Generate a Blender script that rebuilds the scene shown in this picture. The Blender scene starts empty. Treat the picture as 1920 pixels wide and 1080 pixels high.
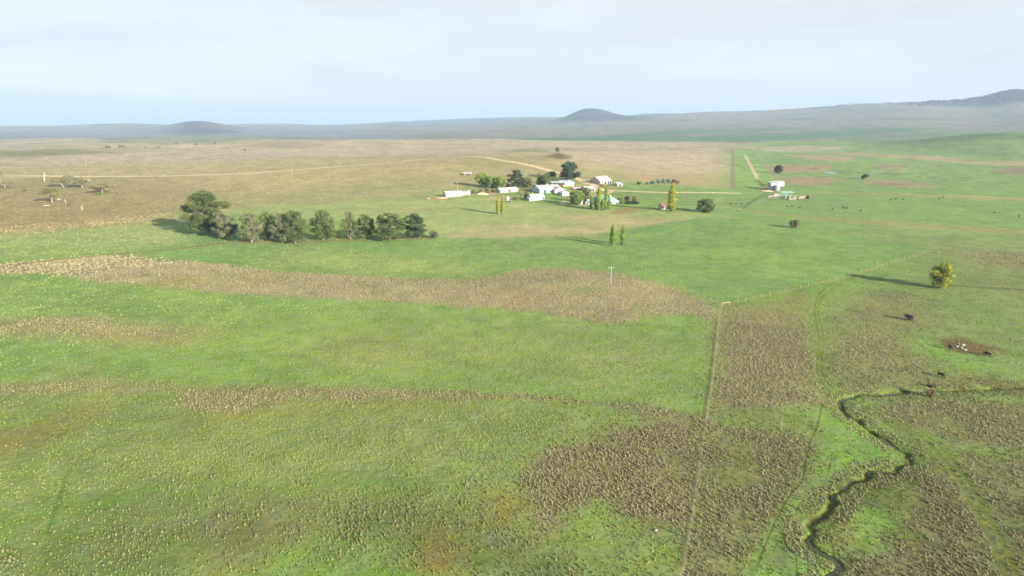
import bpy, bmesh, math, random
import numpy as np
from mathutils import Vector, Matrix

SC = bpy.context.scene
COL = SC.collection
R = math.radians
# ------------------------------------------------------------------ camera, sky, sun, exposure
CAM_H = 65.0
PITCH = R(15.16)
FOC = 1144.0                     # focal length in pixels of the 1920 wide photograph
cam_d = bpy.data.cameras.new('camera')
cam_d.sensor_width = 36.0
cam_d.lens = 36.0 * FOC / 1920.0
cam_d.clip_start = 0.5
cam_d.clip_end = 80000.0
cam = bpy.data.objects.new('camera', cam_d)
COL.objects.link(cam)
cam.location = (0, 0, CAM_H)
cam.rotation_euler = (math.pi / 2 - PITCH, 0, 0)
SC.camera = cam

SUN_EL = R(17.0)
SUN_AZ = R(133.0)                # clockwise from +Y: behind the camera, to the right
to_sun = Vector((math.sin(SUN_AZ) * math.cos(SUN_EL), math.cos(SUN_AZ) * math.cos(SUN_EL), math.sin(SUN_EL)))
sun_d = bpy.data.lights.new('sun', 'SUN')
sun_d.energy = 5.0
sun_d.angle = R(0.5)
sun_d.color = (1.0, 0.90, 0.74)
sun = bpy.data.objects.new('sun', sun_d)
COL.objects.link(sun)
sun.rotation_euler = to_sun.to_track_quat('Z', 'Y').to_euler()
sun.location = (300, -300, 400)

world = bpy.data.worlds.new('World')
SC.world = world
world.use_nodes = True


def build_sky():
    nt = world.node_tree
    n, l = nt.nodes, nt.links
    bg = n['Background']
    bg.inputs['Strength'].default_value = 0.10
    sky = n.new('ShaderNodeTexSky')
    sky.sky_type = 'NISHITA'
    sky.sun_disc = False
    sky.sun_elevation = SUN_EL
    sky.sun_rotation = SUN_AZ
    sky.altitude = 900
    tc = n.new('ShaderNodeTexCoord')
    # thin high cloud veil: streaky noise on the direction, denser to the middle of the sky
    mp = n.new('ShaderNodeMapping')
    mp.inputs['Scale'].default_value = (1.3, 1.6, 7.0)
    mp.inputs['Rotation'].default_value = (0.10, 0.05, 0.3)
    l.new(tc.outputs['Generated'], mp.inputs['Vector'])
    nz = n.new('ShaderNodeTexNoise')
    nz.inputs['Scale'].default_value = 1.6
    nz.inputs['Detail'].default_value = 7
    nz.inputs['Roughness'].default_value = 0.55
    nz.inputs['Distortion'].default_value = 0.35
    l.new(mp.outputs['Vector'], nz.inputs['Vector'])
    mr = n.new('ShaderNodeMapRange')
    mr.interpolation_type = 'SMOOTHSTEP'
    mr.inputs['From Min'].default_value = 0.30
    mr.inputs['From Max'].default_value = 0.72
    mr.inputs['To Min'].default_value = 0.90
    mr.inputs['To Max'].default_value = 1.0
    l.new(nz.outputs['Fac'], mr.inputs['Value'])
    # the veil thins towards the left (west) of the view
    dot = n.new('ShaderNodeVectorMath'); dot.operation = 'DOT_PRODUCT'
    dot.inputs[1].default_value = (1.0, 0.55, 0.0)
    l.new(tc.outputs['Generated'], dot.inputs[0])
    mr2 = n.new('ShaderNodeMapRange'); mr2.interpolation_type = 'SMOOTHSTEP'
    mr2.inputs['From Min'].default_value = -0.45
    mr2.inputs['From Max'].default_value = 0.35
    mr2.inputs['To Min'].default_value = 0.95
    mr2.inputs['To Max'].default_value = 1.0
    l.new(dot.outputs['Value'], mr2.inputs['Value'])
    mul = n.new('ShaderNodeMath'); mul.operation = 'MULTIPLY'
    l.new(mr.outputs['Result'], mul.inputs[0])
    l.new(mr2.outputs['Result'], mul.inputs[1])
    sx = n.new('ShaderNodeSeparateXYZ'); l.new(tc.outputs['Generated'], sx.inputs[0])
    mr3 = n.new('ShaderNodeMapRange'); mr3.interpolation_type = 'SMOOTHSTEP'
    mr3.inputs['From Min'].default_value = 0.0
    mr3.inputs['From Max'].default_value = 0.20
    mr3.inputs['To Min'].default_value = 1.0
    mr3.inputs['To Max'].default_value = 0.0
    l.new(sx.outputs['Z'], mr3.inputs['Value'])
    mxx = n.new('ShaderNodeMath'); mxx.operation = 'MAXIMUM'
    l.new(mul.outputs[0], mxx.inputs[0]); l.new(mr3.outputs['Result'], mxx.inputs[1])
    mul = mxx
    mix = n.new('ShaderNodeMix'); mix.data_type = 'RGBA'
    mr4 = n.new('ShaderNodeMapRange'); mr4.interpolation_type = 'SMOOTHSTEP'
    mr4.inputs['From Min'].default_value = -0.60; mr4.inputs['From Max'].default_value = 0.25
    l.new(dot.outputs['Value'], mr4.inputs['Value'])
    vc = n.new('ShaderNodeMix'); vc.data_type = 'RGBA'
    vc.inputs['A'].default_value = (1.72, 1.98, 2.22, 1); vc.inputs['B'].default_value = (2.26, 2.31, 2.36, 1)
    l.new(mr4.outputs['Result'], vc.inputs['Factor'])
    nz2 = n.new('ShaderNodeTexNoise'); nz2.inputs['Scale'].default_value = 2.2; nz2.inputs['Detail'].default_value = 8
    nz2.inputs['Roughness'].default_value = 0.62; nz2.inputs['Distortion'].default_value = 0.6
    l.new(mp.outputs['Vector'], nz2.inputs['Vector'])
    mr5 = n.new('ShaderNodeMapRange'); mr5.inputs['From Min'].default_value = 0.3; mr5.inputs['From Max'].default_value = 0.7
    mr5.inputs['To Min'].default_value = 0.92; mr5.inputs['To Max'].default_value = 1.08
    l.new(nz2.outputs['Fac'], mr5.inputs['Value'])
    vm = n.new('ShaderNodeMix'); vm.data_type = 'RGBA'; vm.blend_type = 'MULTIPLY'; vm.inputs['Factor'].default_value = 1
    l.new(vc.outputs['Result'], vm.inputs['A']); l.new(mr5.outputs['Result'], vm.inputs['B'])
    l.new(vm.outputs['Result'], mix.inputs['B'])
    l.new(mul.outputs[0], mix.inputs['Factor'])
    l.new(sky.outputs['Color'], mix.inputs['A'])
    l.new(mix.outputs['Result'], bg.inputs['Color'])


build_sky()
SC.view_settings.view_transform = 'Standard'
SC.view_settings.look = 'None'
SC.view_settings.gamma = 1.0
SC.view_settings.use_curve_mapping = False
SC.view_settings.exposure = 1.84
SC.render.engine = 'CYCLES'
SC.cycles.max_bounces = 6
SC.cycles.diffuse_bounces = 2
SC.cycles.glossy_bounces = 2
SC.cycles.transmission_bounces = 2
SC.cycles.transparent_max_bounces = 8
SC.cycles.volume_bounces = 0
SC.cycles.use_denoising = True
SC.cycles.filter_width = 1.6

# ------------------------------------------------------------------ numeric helpers
RNG = np.random.default_rng(7)
_TAB = np.random.default_rng(11).random((256, 256)).astype(np.float32)
CP, SP = math.cos(PITCH), math.sin(PITCH)


def vnoise(x, y):
    xi = np.floor(x).astype(np.int64); yi = np.floor(y).astype(np.int64)
    fx = x - xi; fy = y - yi
    fx = fx * fx * (3 - 2 * fx); fy = fy * fy * (3 - 2 * fy)
    a = _TAB[xi & 255, yi & 255]; b = _TAB[(xi + 1) & 255, yi & 255]
    c = _TAB[xi & 255, (yi + 1) & 255]; d = _TAB[(xi + 1) & 255, (yi + 1) & 255]
    return (a * (1 - fx) + b * fx) * (1 - fy) + (c * (1 - fx) + d * fx) * fy


def fbm(x, y, oct=4, rough=0.5):
    s = 0.0; a = 1.0; t = 0.0
    for k in range(oct):
        s = s + a * vnoise(x * 2 ** k + 17.3 * k, y * 2 ** k - 9.1 * k)
        t += a; a *= rough
    return s / t - 0.5


def sstep(a, b, x):
    t = np.clip((x - a) / (b - a), 0, 1)
    return t * t * (3 - 2 * t)


def pchip(xk, yk, x):
    """monotone cubic; yk may be (K,) or (K,N) with x (N,) or scalar grid"""
    xk = np.asarray(xk, float); yk = np.asarray(yk, float)
    h = np.diff(xk)
    d = np.diff(yk, axis=0) / (h[:, None] if yk.ndim > 1 else h)
    m = np.zeros_like(yk)
    m[0] = d[0]; m[-1] = d[-1]
    a, b = d[:-1], d[1:]
    m[1:-1] = np.where(a * b > 0, 2 * a * b / np.where(np.abs(a + b) < 1e-9, 1e-9, a + b), 0)
    i = np.clip(np.searchsorted(xk, x) - 1, 0, len(xk) - 2)
    t = (x - xk[i]) / h[i]
    t2, t3 = t * t, t * t * t
    if yk.ndim > 1:
        t, t2, t3 = t[:, None], t2[:, None], t3[:, None]
        hh = h[i][:, None]
    else:
        hh = h[i]
    return (2 * t3 - 3 * t2 + 1) * yk[i] + (t3 - 2 * t2 + t) * hh * m[i] + (-2 * t3 + 3 * t2) * yk[i + 1] + (t3 - t2) * hh * m[i + 1]


# ------------------------------------------------------------------ the lie of the land (height in metres)
RK = [1, 250, 400, 550, 700, 850, 1000, 1300, 1700, 2200, 3000, 4200, 5500, 6500, 8000, 10000, 14000, 30000]
LAND = {                         # bearing column -> heights at the ranges above
    -1500: [0, 0, 0, 0, 0, 0, 1, 1, 0, 1, -6, -6, 0, 0, 8, 10, 0, 0],
    0:     [0, 0, 0, -1, 0, 2, 2, 0, 0, 3, -9, -8, -2, 0, 10, 12, 0, 0],
    300:   [0, 0, 0, 0, 1, 3, 2, 0, 0, 3, -9, -8, -2, 4, 14, 20, 0, 0],
    600:   [0, 0, 0, 1, 3, 6, 4, 0, 0, 3, -4, 0, 5, 8, 20, 30, 10, 0],
    800:   [0, 0, 0, 2, 7, 13, 9, 2, 0, 4, 0, 6, 14, 24, 50, 98, 20, 0],
    1000:  [0, 0, 0, 2, 9, 18, 21, 6, 2, 6, 5, 25, 55, 85, 105, 150, 20, 0],
    1150:  [0, 0, 0, 1, 6, 14, 16, 6, 2, 6, 8, 35, 72, 92, 112, 130, 20, 0],
    1300:  [0, 0, 0, 1, 3, 8, 8, 4, 2, 5, 15, 55, 110, 160, 150, 110, 20, 0],
    1400:  [0, 0, 0, 0, 1, 2, 2, 2, 2, 5, 18, 65, 130, 192, 175, 120, 20, 0],
    1550:  [0, 0, 0, 0, 0, 0, 1, 1, 2, 6, 20, 76, 160, 236, 215, 130, 20, 0],
    1700:  [0, 0, 0, 0, 0, 0, 1, 1, 2, 8, 25, 90, 188, 276, 250, 150, 20, 0],
    1850:  [0, 0, 0, 0, 0, 0, 1, 1, 3, 10, 32, 105, 215, 342, 300, 160, 20, 0],
    1950:  [0, 0, 0, 0, 0, 0, 1, 1, 4, 13, 38, 118, 235, 362, 320, 160, 20, 0],
    2400:  [0, 0, 0, 0, 0, 0, 1, 1, 5, 15, 45, 130, 250, 350, 300, 150, 20, 0],
    3600:  [0, 0, 0, 0, 0, 0, 1, 1, 5, 15, 45, 120, 200, 250, 220, 120, 20, 0],
}
_lr = np.linspace(0, math.log(30000), 700)
_pc = np.linspace(-1500, 3600, 700)
for _c in (-1500, 0, 300, 600):
    LAND[_c][-2:] = [-60, -500]
for _c, _k in ((1400, .915), (1550, .875), (1700, .855), (1850, .69), (1950, .70), (2400, .70), (3600, .75)):
    LAND[_c] = [v if i < 9 else v * (1 - (1 - _k) * min(1, (i - 8) / 3)) for i, v in enumerate(LAND[_c])]
_cols = sorted(LAND)
_A = np.stack([pchip(np.log(RK), LAND[c], _lr) for c in _cols])          # (cols, r)
_T = pchip(_cols, _A, _pc)                                              # (pc, r)


def flat_xy(px, py):
    """where the sight line through a photo pixel meets height zero"""
    px = np.asarray(px, float); py = np.asarray(py, float)
    v = 540 - py
    dx = (px - 960) / FOC
    dy = CP + v / FOC * SP
    dz = -SP + v / FOC * CP
    t = CAM_H / -np.minimum(dz, -1e-4)
    return dx * t, dy * t


def seg_dist(x, y, pts):
    """distance to a polyline, and how far along it (0..1)"""
    best = np.full(np.shape(x), 1e9); al = np.zeros(np.shape(x))
    n = len(pts) - 1
    for i in range(n):
        ax, ay = pts[i]; bx, by = pts[i + 1]
        ex, ey = bx - ax, by - ay
        L = ex * ex + ey * ey + 1e-12
        t = np.clip(((x - ax) * ex + (y - ay) * ey) / L, 0, 1)
        d = np.hypot(x - ax - t * ex, y - ay - t * ey)
        k = d < best
        best = np.where(k, d, best); al = np.where(k, (i + t) / n, al)
    return best, al


def smooth_line(pts, n=6):
    """Catmull-Rom through the points"""
    P = [np.array(p, float) for p in pts]
    P = [2 * P[0] - P[1]] + P + [2 * P[-1] - P[-2]]
    out = []
    for i in range(1, len(P) - 2):
        p0, p1, p2, p3 = P[i - 1:i + 3]
        for k in range(n):
            t = k / n
            out.append(0.5 * (2 * p1 + (p2 - p0) * t + (2 * p0 - 5 * p1 + 4 * p2 - p3) * t * t + (3 * p1 - p0 - 3 * p2 + p3) * t ** 3))
    out.append(P[-2])
    return [tuple(p) for p in out]


def ground_line(pix, n=5):
    sm = smooth_line(pix, n)
    xs, ys = flat_xy([p[0] for p in sm], [p[1] for p in sm])
    return list(zip(xs, ys))


RISE = ground_line([(120, 505), (330, 520), (600, 542), (800, 548), (960, 545), (1080, 548), (1200, 565), (1290, 572)])
CREEK_PX = [(2050, 735), (1960, 728), (1850, 727), (1740, 731), (1650, 737), (1592, 743), (1573, 756), (1592, 782), (1640, 812), (1700, 850),
            (1716, 868), (1690, 877), (1640, 886), (1600, 906), (1572, 932), (1542, 960), (1522, 990), (1532, 1022), (1556, 1052),
            (1563, 1090), (1560, 1140)]
CREEK = ground_line(CREEK_PX, 5)
_ca = np.array(CREEK); _ci = np.arange(len(_ca)) * 1.0
_ca[:, 0] += 3.0 * fbm(_ci / 2.6, _ci * 0 + 2, 2, 0.5); _ca[:, 1] += 3.0 * fbm(_ci / 2.6 + 50, _ci * 0 + 7, 2, 0.5)
CREEK = [tuple(p) for p in _ca]
POND_C = flat_xy(1557, 325.2)
HILLS = [(40, 9300, 16, 70, 500), (235, 8800, 30, 55, 500), (480, 9300, 22, 60, 600), (1112, 6300, 88, 32, 600), (1086, 6200, 26, 20, 500), (1165, 6400, 22, 60, 800), (368, 6000, 52, 34, 500), (370, 6000, 26, 75, 800),
         (1890, 6300, 62, 22, 500), (1840, 6300, 28, 40, 500), (540, 15000, 130, 45, 900), (250, 8000, 6, 60, 800), (900, 13000, 80, 60, 900),
         (120, 1420, 9, 85, 160), (1050, 880, 4, 20, 30), (1240, 9000, 60, 60, 700), (1780, 2050, 16, 60, 180), (1930, 1900, 34, 70, 220)]


def px_col(x, y):
    az = np.arctan2(x, np.maximum(y, 1e-3 * np.abs(x) + 1e-6))
    return 960 + 1185 * np.tan(np.clip(az, -1.12, 1.12))


def terrain(x, y):
    x = np.asarray(x, float); y = np.asarray(y, float)
    r = np.hypot(x, y) + 1e-6
    pc = np.clip(px_col(x, y), -1499, 3599)
    lr = np.clip(np.log(r), 0, math.log(30000) - 1e-6)
    a = (pc + 1500) / 5100 * 699; b = lr / math.log(30000) * 699
    i = np.clip(a.astype(int), 0, 698); j = np.clip(b.astype(int), 0, 698)
    fa = a - i; fb = b - j
    z = (_T[i, j] * (1 - fa) + _T[i + 1, j] * fa) * (1 - fb) + (_T[i, j + 1] * (1 - fa) + _T[i + 1, j + 1] * fa) * fb
    z = np.where(y > 0, z, 0)
    for (pcx, rr, amp, wpx, wr) in HILLS:
        ta = (pcx - 960) / 1185; c = math.atan(ta)
        cx, cy = rr * math.sin(c), rr * math.cos(c)
        ux, uy = math.sin(c), math.cos(c)
        al = (x - cx) * ux + (y - cy) * uy
        ac = (x - cx) * uy - (y - cy) * ux
        w = wpx / 1185 * rr
        z = z + amp * np.exp(-0.5 * ((al / wr) ** 2 + (ac / w) ** 2))
    # rolling detail
    z = z + 1.5 * fbm(x / 130, y / 130, 2) * sstep(60, 240, r) + 7.0 * fbm(x / 260 + 3, y / 260, 2) * sstep(620, 1000, r)
    far = sstep(900, 2600, r)
    z = z + far * 20 * fbm(x / 900 + 5, y / 900, 3)
    z = z + sstep(4500, 6500, r) * sstep(1250, 1600, pc) * 26 * fbm(x / 420, y / 420, 4)
    # a low bank carrying the long band of tussocks
    near = (r < 480) & (r > 60)
    if np.any(near):
        xn, yn = x[near], y[near]
        d, al = seg_dist(xn, yn, RISE)
        amp = 3.4 * sstep(0, 0.12, al) * sstep(0, 0.35, 1 - al) * (0.55 + 0.6 * sstep(0.35, 0.8, al))
        zz = amp * np.exp(-0.5 * (d / 17) ** 2)
        d, al = seg_dist(xn, yn, CREEK)
        d = d + 1.3 * fbm(xn / 2.6, yn / 2.6, 3)
        zz = zz - 0.34 * (1 - sstep(0.10, 0.9, d)) - 0.20 * (1 - sstep(1.0, 4.5, d))
        z = z.copy(); z[near] += zz
    return z


def unproject(px, py, lift=0.0):
    """march the sight line through a photo pixel down to the land"""
    px = np.atleast_1d(np.asarray(px, float)); py = np.atleast_1d(np.asarray(py, float))
    v = 540 - py
    d = np.stack([(px - 960) / FOC, CP + v / FOC * SP, -SP + v / FOC * CP], 1)
    d /= np.linalg.norm(d, axis=1)[:, None]
    ts = np.exp(np.linspace(math.log(50), math.log(26000), 900))
    out = np.zeros((len(px), 3))
    for k in range(len(px)):
        X, Y, Z = d[k, 0] * ts, d[k, 1] * ts, CAM_H + d[k, 2] * ts
        g = Z - terrain(X, Y) - lift
        b = np.nonzero(g <= 0)[0]
        if len(b) == 0:
            i = len(ts) - 1; t = ts[i]
        else:
            i = max(b[0], 1)
            t0, t1 = ts[i - 1], ts[i]
            for _ in range(12):
                tm = 0.5 * (t0 + t1)
                gm = CAM_H + d[k, 2] * tm - terrain(np.array([d[k, 0] * tm]), np.array([d[k, 1] * tm]))[0] - lift
                if gm <= 0: t1 = tm
                else: t0 = tm
            t = 0.5 * (t0 + t1)
        out[k] = (d[k, 0] * t, d[k, 1] * t, 0)
    out[:, 2] = terrain(out[:, 0], out[:, 1])
    return out


def at(px, py):
    return Vector(unproject(px, py)[0])


def mpp(p):
    """metres per photo pixel at a point"""
    v = Vector(p) - Vector((0, 0, CAM_H))
    return v.dot(Vector((0, CP, -SP))) / FOC


def height_to(p, py_top):
    """height above p at which a point stands at photo row py_top"""
    v = 540 - py_top
    q = (-SP + v / FOC * CP) / (CP + v / FOC * SP)
    return CAM_H + q * p[1] - p[2]


# ------------------------------------------------------------------ materials
def lin(r, g, b, k=1.0):
    def f(c):
        c /= 255.0
        return k * (c / 12.92 if c <= 0.04045 else ((c + 0.055) / 1.055) ** 2.4)
    return np.array([f(r), f(g), f(b)])


def mat(name, col, rough=0.75, metal=0.0, var=0.12, scale=1.5, spec=0.3):
    m = bpy.data.materials.new(name); m.use_nodes = True
    nt = m.node_tree; n, l = nt.nodes, nt.links
    p = n['Principled BSDF']
    p.inputs['Roughness'].default_value = rough
    p.inputs['Metallic'].default_value = metal
    p.inputs['Specular IOR Level'].default_value = spec
    tc = n.new('ShaderNodeTexCoord')
    nz = n.new('ShaderNodeTexNoise'); nz.inputs['Scale'].default_value = scale; nz.inputs['Detail'].default_value = 5
    l.new(tc.outputs['Object'], nz.inputs['Vector'])
    mr = n.new('ShaderNodeMapRange'); mr.inputs['From Min'].default_value = 0.3; mr.inputs['From Max'].default_value = 0.7
    mr.inputs['To Min'].default_value = 1 - var; mr.inputs['To Max'].default_value = 1 + var
    l.new(nz.outputs['Fac'], mr.inputs['Value'])
    mx = n.new('ShaderNodeMix'); mx.data_type = 'RGBA'; mx.blend_type = 'MULTIPLY'; mx.inputs['Factor'].default_value = 1
    mx.inputs['A'].default_value = (*col, 1)
    l.new(mr.outputs['Result'], mx.inputs['B'])
    l.new(mx.outputs['Result'], p.inputs['Base Color'])
    return m


def roof_mat(name, col, rust=0.0, rustcol=(0.30, 0.13, 0.07)):
    """corrugated iron: fine ribs across the length, patches of rust"""
    m = mat(name, col, 0.5, 0.0, 0.14, 0.5, 0.4)
    nt = m.node_tree; n, l = nt.nodes, nt.links
    p = n['Principled BSDF']
    tc = [q for q in n if q.type == 'TEX_COORD'][0]
    wv = n.new('ShaderNodeTexWave'); wv.bands_direction = 'X'; wv.inputs['Scale'].default_value = 1.6
    l.new(tc.outputs['Object'], wv.inputs['Vector'])
    bp = n.new('ShaderNodeBump'); bp.inputs['Strength'].default_value = 0.35; bp.inputs['Distance'].default_value = 0.05
    l.new(wv.outputs['Fac'], bp.inputs['Height']); l.new(bp.outputs['Normal'], p.inputs['Normal'])
    if rust > 0:
        nz = n.new('ShaderNodeTexNoise'); nz.inputs['Scale'].default_value = 0.35; nz.inputs['Detail'].default_value = 6
        l.new(tc.outputs['Object'], nz.inputs['Vector'])
        mr = n.new('ShaderNodeMapRange'); mr.inputs['From Min'].default_value = 0.62 - 0.25 * rust; mr.inputs['From Max'].default_value = 0.72 - 0.2 * rust
        l.new(nz.outputs['Fac'], mr.inputs['Value'])
        mx = n.new('ShaderNodeMix'); mx.data_type = 'RGBA'
        mx.inputs['B'].default_value = (*rustcol, 1)
        old = p.inputs['Base Color'].links[0].from_socket
        l.new(old, mx.inputs['A']); l.new(mr.outputs['Result'], mx.inputs['Factor'])
        l.new(mx.outputs['Result'], p.inputs['Base Color'])
    return m


def leaf_mat(name, trans=0.25):
    """leaf colour comes per leaf from the mesh, with light passing through"""
    m = bpy.data.materials.new(name); m.use_nodes = True
    nt = m.node_tree; n, l = nt.nodes, nt.links
    out = n['Material Output']; n.remove(n['Principled BSDF'])
    at_ = n.new('ShaderNodeAttribute'); at_.attribute_name = 'tint'
    df = n.new('ShaderNodeBsdfDiffuse'); tr = n.new('ShaderNodeBsdfTranslucent')
    l.new(at_.outputs['Color'], df.inputs['Color']); l.new(at_.outputs['Color'], tr.inputs['Color'])
    ms = n.new('ShaderNodeMixShader'); ms.inputs['Fac'].default_value = trans
    l.new(df.outputs[0], ms.inputs[1]); l.new(tr.outputs[0], ms.inputs[2])
    l.new(ms.outputs[0], out.inputs['Surface'])
    return m


M = {
    'white': mat('white_paint', (0.38, 0.385, 0.39), 0.6),
    'cream': mat('cream_paint', (0.36, 0.34, 0.30), 0.7),
    'pink': mat('faded_pink_iron', (0.36, 0.29, 0.265), 0.7, var=0.2),
    'bluegrey': mat('blue_grey_paint', (0.42, 0.48, 0.52), 0.7),
    'grey': mat('weathered_grey_boards', (0.30, 0.28, 0.26), 0.85, var=0.25),
    'brown': mat('weathered_brown_boards', (0.20, 0.15, 0.11), 0.85, var=0.25),
    'stone': mat('pale_stone', (0.38, 0.36, 0.33), 0.9, var=0.3, scale=3),
    'dark': mat('painted_opening_shade', (0.025, 0.025, 0.03), 0.9),  # shade inside doorways, painted as a near-black surface
    'glass': mat('window_glass', (0.05, 0.06, 0.07), 0.12, spec=0.6),
    'steel': mat('galvanised_steel', (0.42, 0.44, 0.46), 0.45, 0.3, var=0.1),
    'wire': mat('fence_wire', (0.12, 0.12, 0.11), 0.7, 0.0),
    'post': mat('weathered_post', (0.36, 0.33, 0.29), 0.9, var=0.3),
    'palepost': mat('pale_post', (0.27, 0.25, 0.22), 0.85, var=0.2),
    'pole': mat('pale_power_pole', (0.30, 0.28, 0.25), 0.85, var=0.2),
    'rail': mat('pinkish_yard_rails', (0.42, 0.34, 0.31), 0.85, var=0.3),
    'redpaint': mat('red_paint', (0.45, 0.05, 0.03), 0.5),
    'yellow': mat('yellow_paint', (0.70, 0.48, 0.04), 0.5),
    'tyre': mat('tyre_rubber', (0.03, 0.03, 0.03), 0.85),
    'greentank': mat('green_tank', (0.06, 0.20, 0.16), 0.5),
    'cow': mat('black_hide', (0.012, 0.011, 0.011), 0.6),
    'rock': mat('pale_rock', (0.26, 0.25, 0.24), 0.9, var=0.3, scale=2),
    'timber': mat('bleached_timber', (0.34, 0.31, 0.27), 0.9, var=0.3, scale=2),
    'r_white': roof_mat('white_roof', (0.34, 0.34, 0.355), 0.2, (0.34, 0.26, 0.22)),
    'r_pink': roof_mat('pinkish_roof', (0.44, 0.38, 0.36), 0.3, (0.42, 0.28, 0.24)),
    'r_silver': roof_mat('silver_roof', (0.33, 0.365, 0.40)),
    'r_blue': roof_mat('blue_grey_roof', (0.34, 0.40, 0.47)),
    'r_rusty': roof_mat('rust_patched_roof', (0.38, 0.35, 0.345), 0.75, (0.48, 0.30, 0.22)),
    'r_red': roof_mat('rusty_red_roof', (0.17, 0.075, 0.055), 0.5, (0.24, 0.17, 0.15)),
    'r_green': roof_mat('green_roof', (0.055, 0.26, 0.19)),
    'r_palegreen': roof_mat('faded_green_roof', (0.30, 0.38, 0.34)),
    'r_grey': roof_mat('dull_grey_roof', (0.42, 0.40, 0.38), 0.4),
    'bark': mat('grey_brown_bark', (0.17, 0.14, 0.115), 0.95, var=0.35, scale=2),
    'greybark': mat('pale_grey_bark', (0.33, 0.29, 0.26), 0.95, var=0.3, scale=2),
    'whitebark': mat('white_bark', (0.36, 0.33, 0.29), 0.9, var=0.25, scale=2),
    'leaf': leaf_mat('foliage', 0.22),
    'needle': leaf_mat('needles', 0.10),
    'grassblade': leaf_mat('grass_blades', 0.12),
}


# ------------------------------------------------------------------ mesh helpers
def mesh_np(name, verts, faces4=None, faces3=None, face_col=None, material=None, smooth=False):
    """fast mesh from arrays; face_col gives the colour of each face as a corner attribute 'tint'"""
    me = bpy.data.meshes.new(name)
    verts = np.asarray(verts, np.float32)
    me.vertices.add(len(verts)); me.vertices.foreach_set('co', verts.ravel())
    loops = []; totals = []
    if faces4 is not None and len(faces4):
        loops.append(np.asarray(faces4, np.int32).ravel()); totals.append(np.full(len(faces4), 4, np.int32))
    if faces3 is not None and len(faces3):
        loops.append(np.asarray(faces3, np.int32).ravel()); totals.append(np.full(len(faces3), 3, np.int32))
    loops = np.concatenate(loops); totals = np.concatenate(totals)
    starts = np.concatenate([[0], np.cumsum(totals)[:-1]]).astype(np.int32)
    me.loops.add(len(loops)); me.loops.foreach_set('vertex_index', loops)
    me.polygons.add(len(totals)); me.polygons.foreach_set('loop_start', starts)
    me.polygons.foreach_set('use_smooth', np.full(len(totals), smooth))
    if material: me.materials.append(material)
    me.update(calc_edges=True)
    if face_col is not None:
        a = me.attributes.new('tint', 'FLOAT_COLOR', 'FACE')
        c = np.ones((len(totals), 4), np.float32); c[:, :3] = face_col
        a.data.foreach_set('color', c.ravel())
    return me


def link(name, me, parent=None, loc=None):
    o = bpy.data.objects.new(name, me); COL.objects.link(o)
    if parent is not None: o.parent = parent
    if loc is not None: o.location = loc
    return o


def tag(o, label=None, cat=None, group=None, kind=None):
    if label: o['label'] = label
    if cat: o['category'] = cat
    if group: o['group'] = group
    if kind: o['kind'] = kind
    return o


def empty(name, loc, rz=0.0, label=None, cat=None, group=None):
    o = bpy.data.objects.new(name, None); COL.objects.link(o)
    o.location = loc; o.rotation_euler = (0, 0, rz); o.empty_display_size = 0.5
    return tag(o, label, cat, group)


class MB:
    """collects boxes, slabs, tubes; builds one mesh"""
    def __init__(s): s.v = []; s.f = []

    def add(s, vs, fs):
        b = len(s.v); s.v += [tuple(v) for v in vs]; s.f += [tuple(i + b for i in f) for f in fs]; return s

    def box(s, x0, x1, y0, y1, z0, z1):
        return s.add([(x0, y0, z0), (x1, y0, z0), (x1, y1, z0), (x0, y1, z0), (x0, y0, z1), (x1, y0, z1), (x1, y1, z1), (x0, y1, z1)],
                     [(0, 3, 2, 1), (4, 5, 6, 7), (0, 1, 5, 4), (1, 2, 6, 5), (2, 3, 7, 6), (3, 0, 4, 7)])

    def prism(s, poly, x0, x1):
        """polygon in (y,z) swept along x"""
        n = len(poly)
        vs = [(x0, y, z) for y, z in poly] + [(x1, y, z) for y, z in poly]
        fs = [tuple(reversed(range(n))), tuple(range(n, 2 * n))] + [(i, (i + 1) % n, n + (i + 1) % n, n + i) for i in range(n)]
        return s.add(vs, fs)

    def tube(s, pts, rad, seg=6, cap=True):
        pts = [Vector(p) for p in pts]
        if not hasattr(rad, '__len__'): rad = [rad] * len(pts)
        vs = []; fs = []
        up = None
        for i, p in enumerate(pts):
            d = (pts[min(i + 1, len(pts) - 1)] - pts[max(i - 1, 0)]).normalized()
            a = d.orthogonal().normalized() if up is None else (up - d * up.dot(d)).normalized()
            up = a; b = d.cross(a)
            for k in range(seg):
                t = 2 * math.pi * k / seg
                vs.append(p + (a * math.cos(t) + b * math.sin(t)) * rad[i])
        for i in range(len(pts) - 1):
            for k in range(seg):
                fs.append((i * seg + k, i * seg + (k + 1) % seg, (i + 1) * seg + (k + 1) % seg, (i + 1) * seg + k))
        if cap:
            fs.append(tuple(reversed(range(seg)))); fs.append(tuple((len(pts) - 1) * seg + k for k in range(seg)))
        return s.add(vs, fs)

    def lathe(s, prof, seg=16, c=(0, 0)):
        vs = []; fs = []
        for r, z in prof:
            for k in range(seg):
                t = 2 * math.pi * k / seg
                vs.append((c[0] + r * math.cos(t), c[1] + r * math.sin(t), z))
        for i in range(len(prof) - 1):
            for k in range(seg):
                fs.append((i * seg + k, i * seg + (k + 1) % seg, (i + 1) * seg + (k + 1) % seg, (i + 1) * seg + k))
        fs.append(tuple(reversed(range(seg)))); fs.append(tuple((len(prof) - 1) * seg + k for k in range(seg)))
        return s.add(vs, fs)

    def mesh(s, name, m, smooth=False):
        me = bpy.data.meshes.new(name); me.from_pydata(s.v, [], s.f); me.materials.append(m)
        if smooth: me.polygons.foreach_set('use_smooth', [True] * len(me.polygons))
        me.update(); return me

    def obj(s, name, m, parent=None, loc=None, smooth=False):
        return link(name, s.mesh(name, m, smooth), parent, loc)

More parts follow.
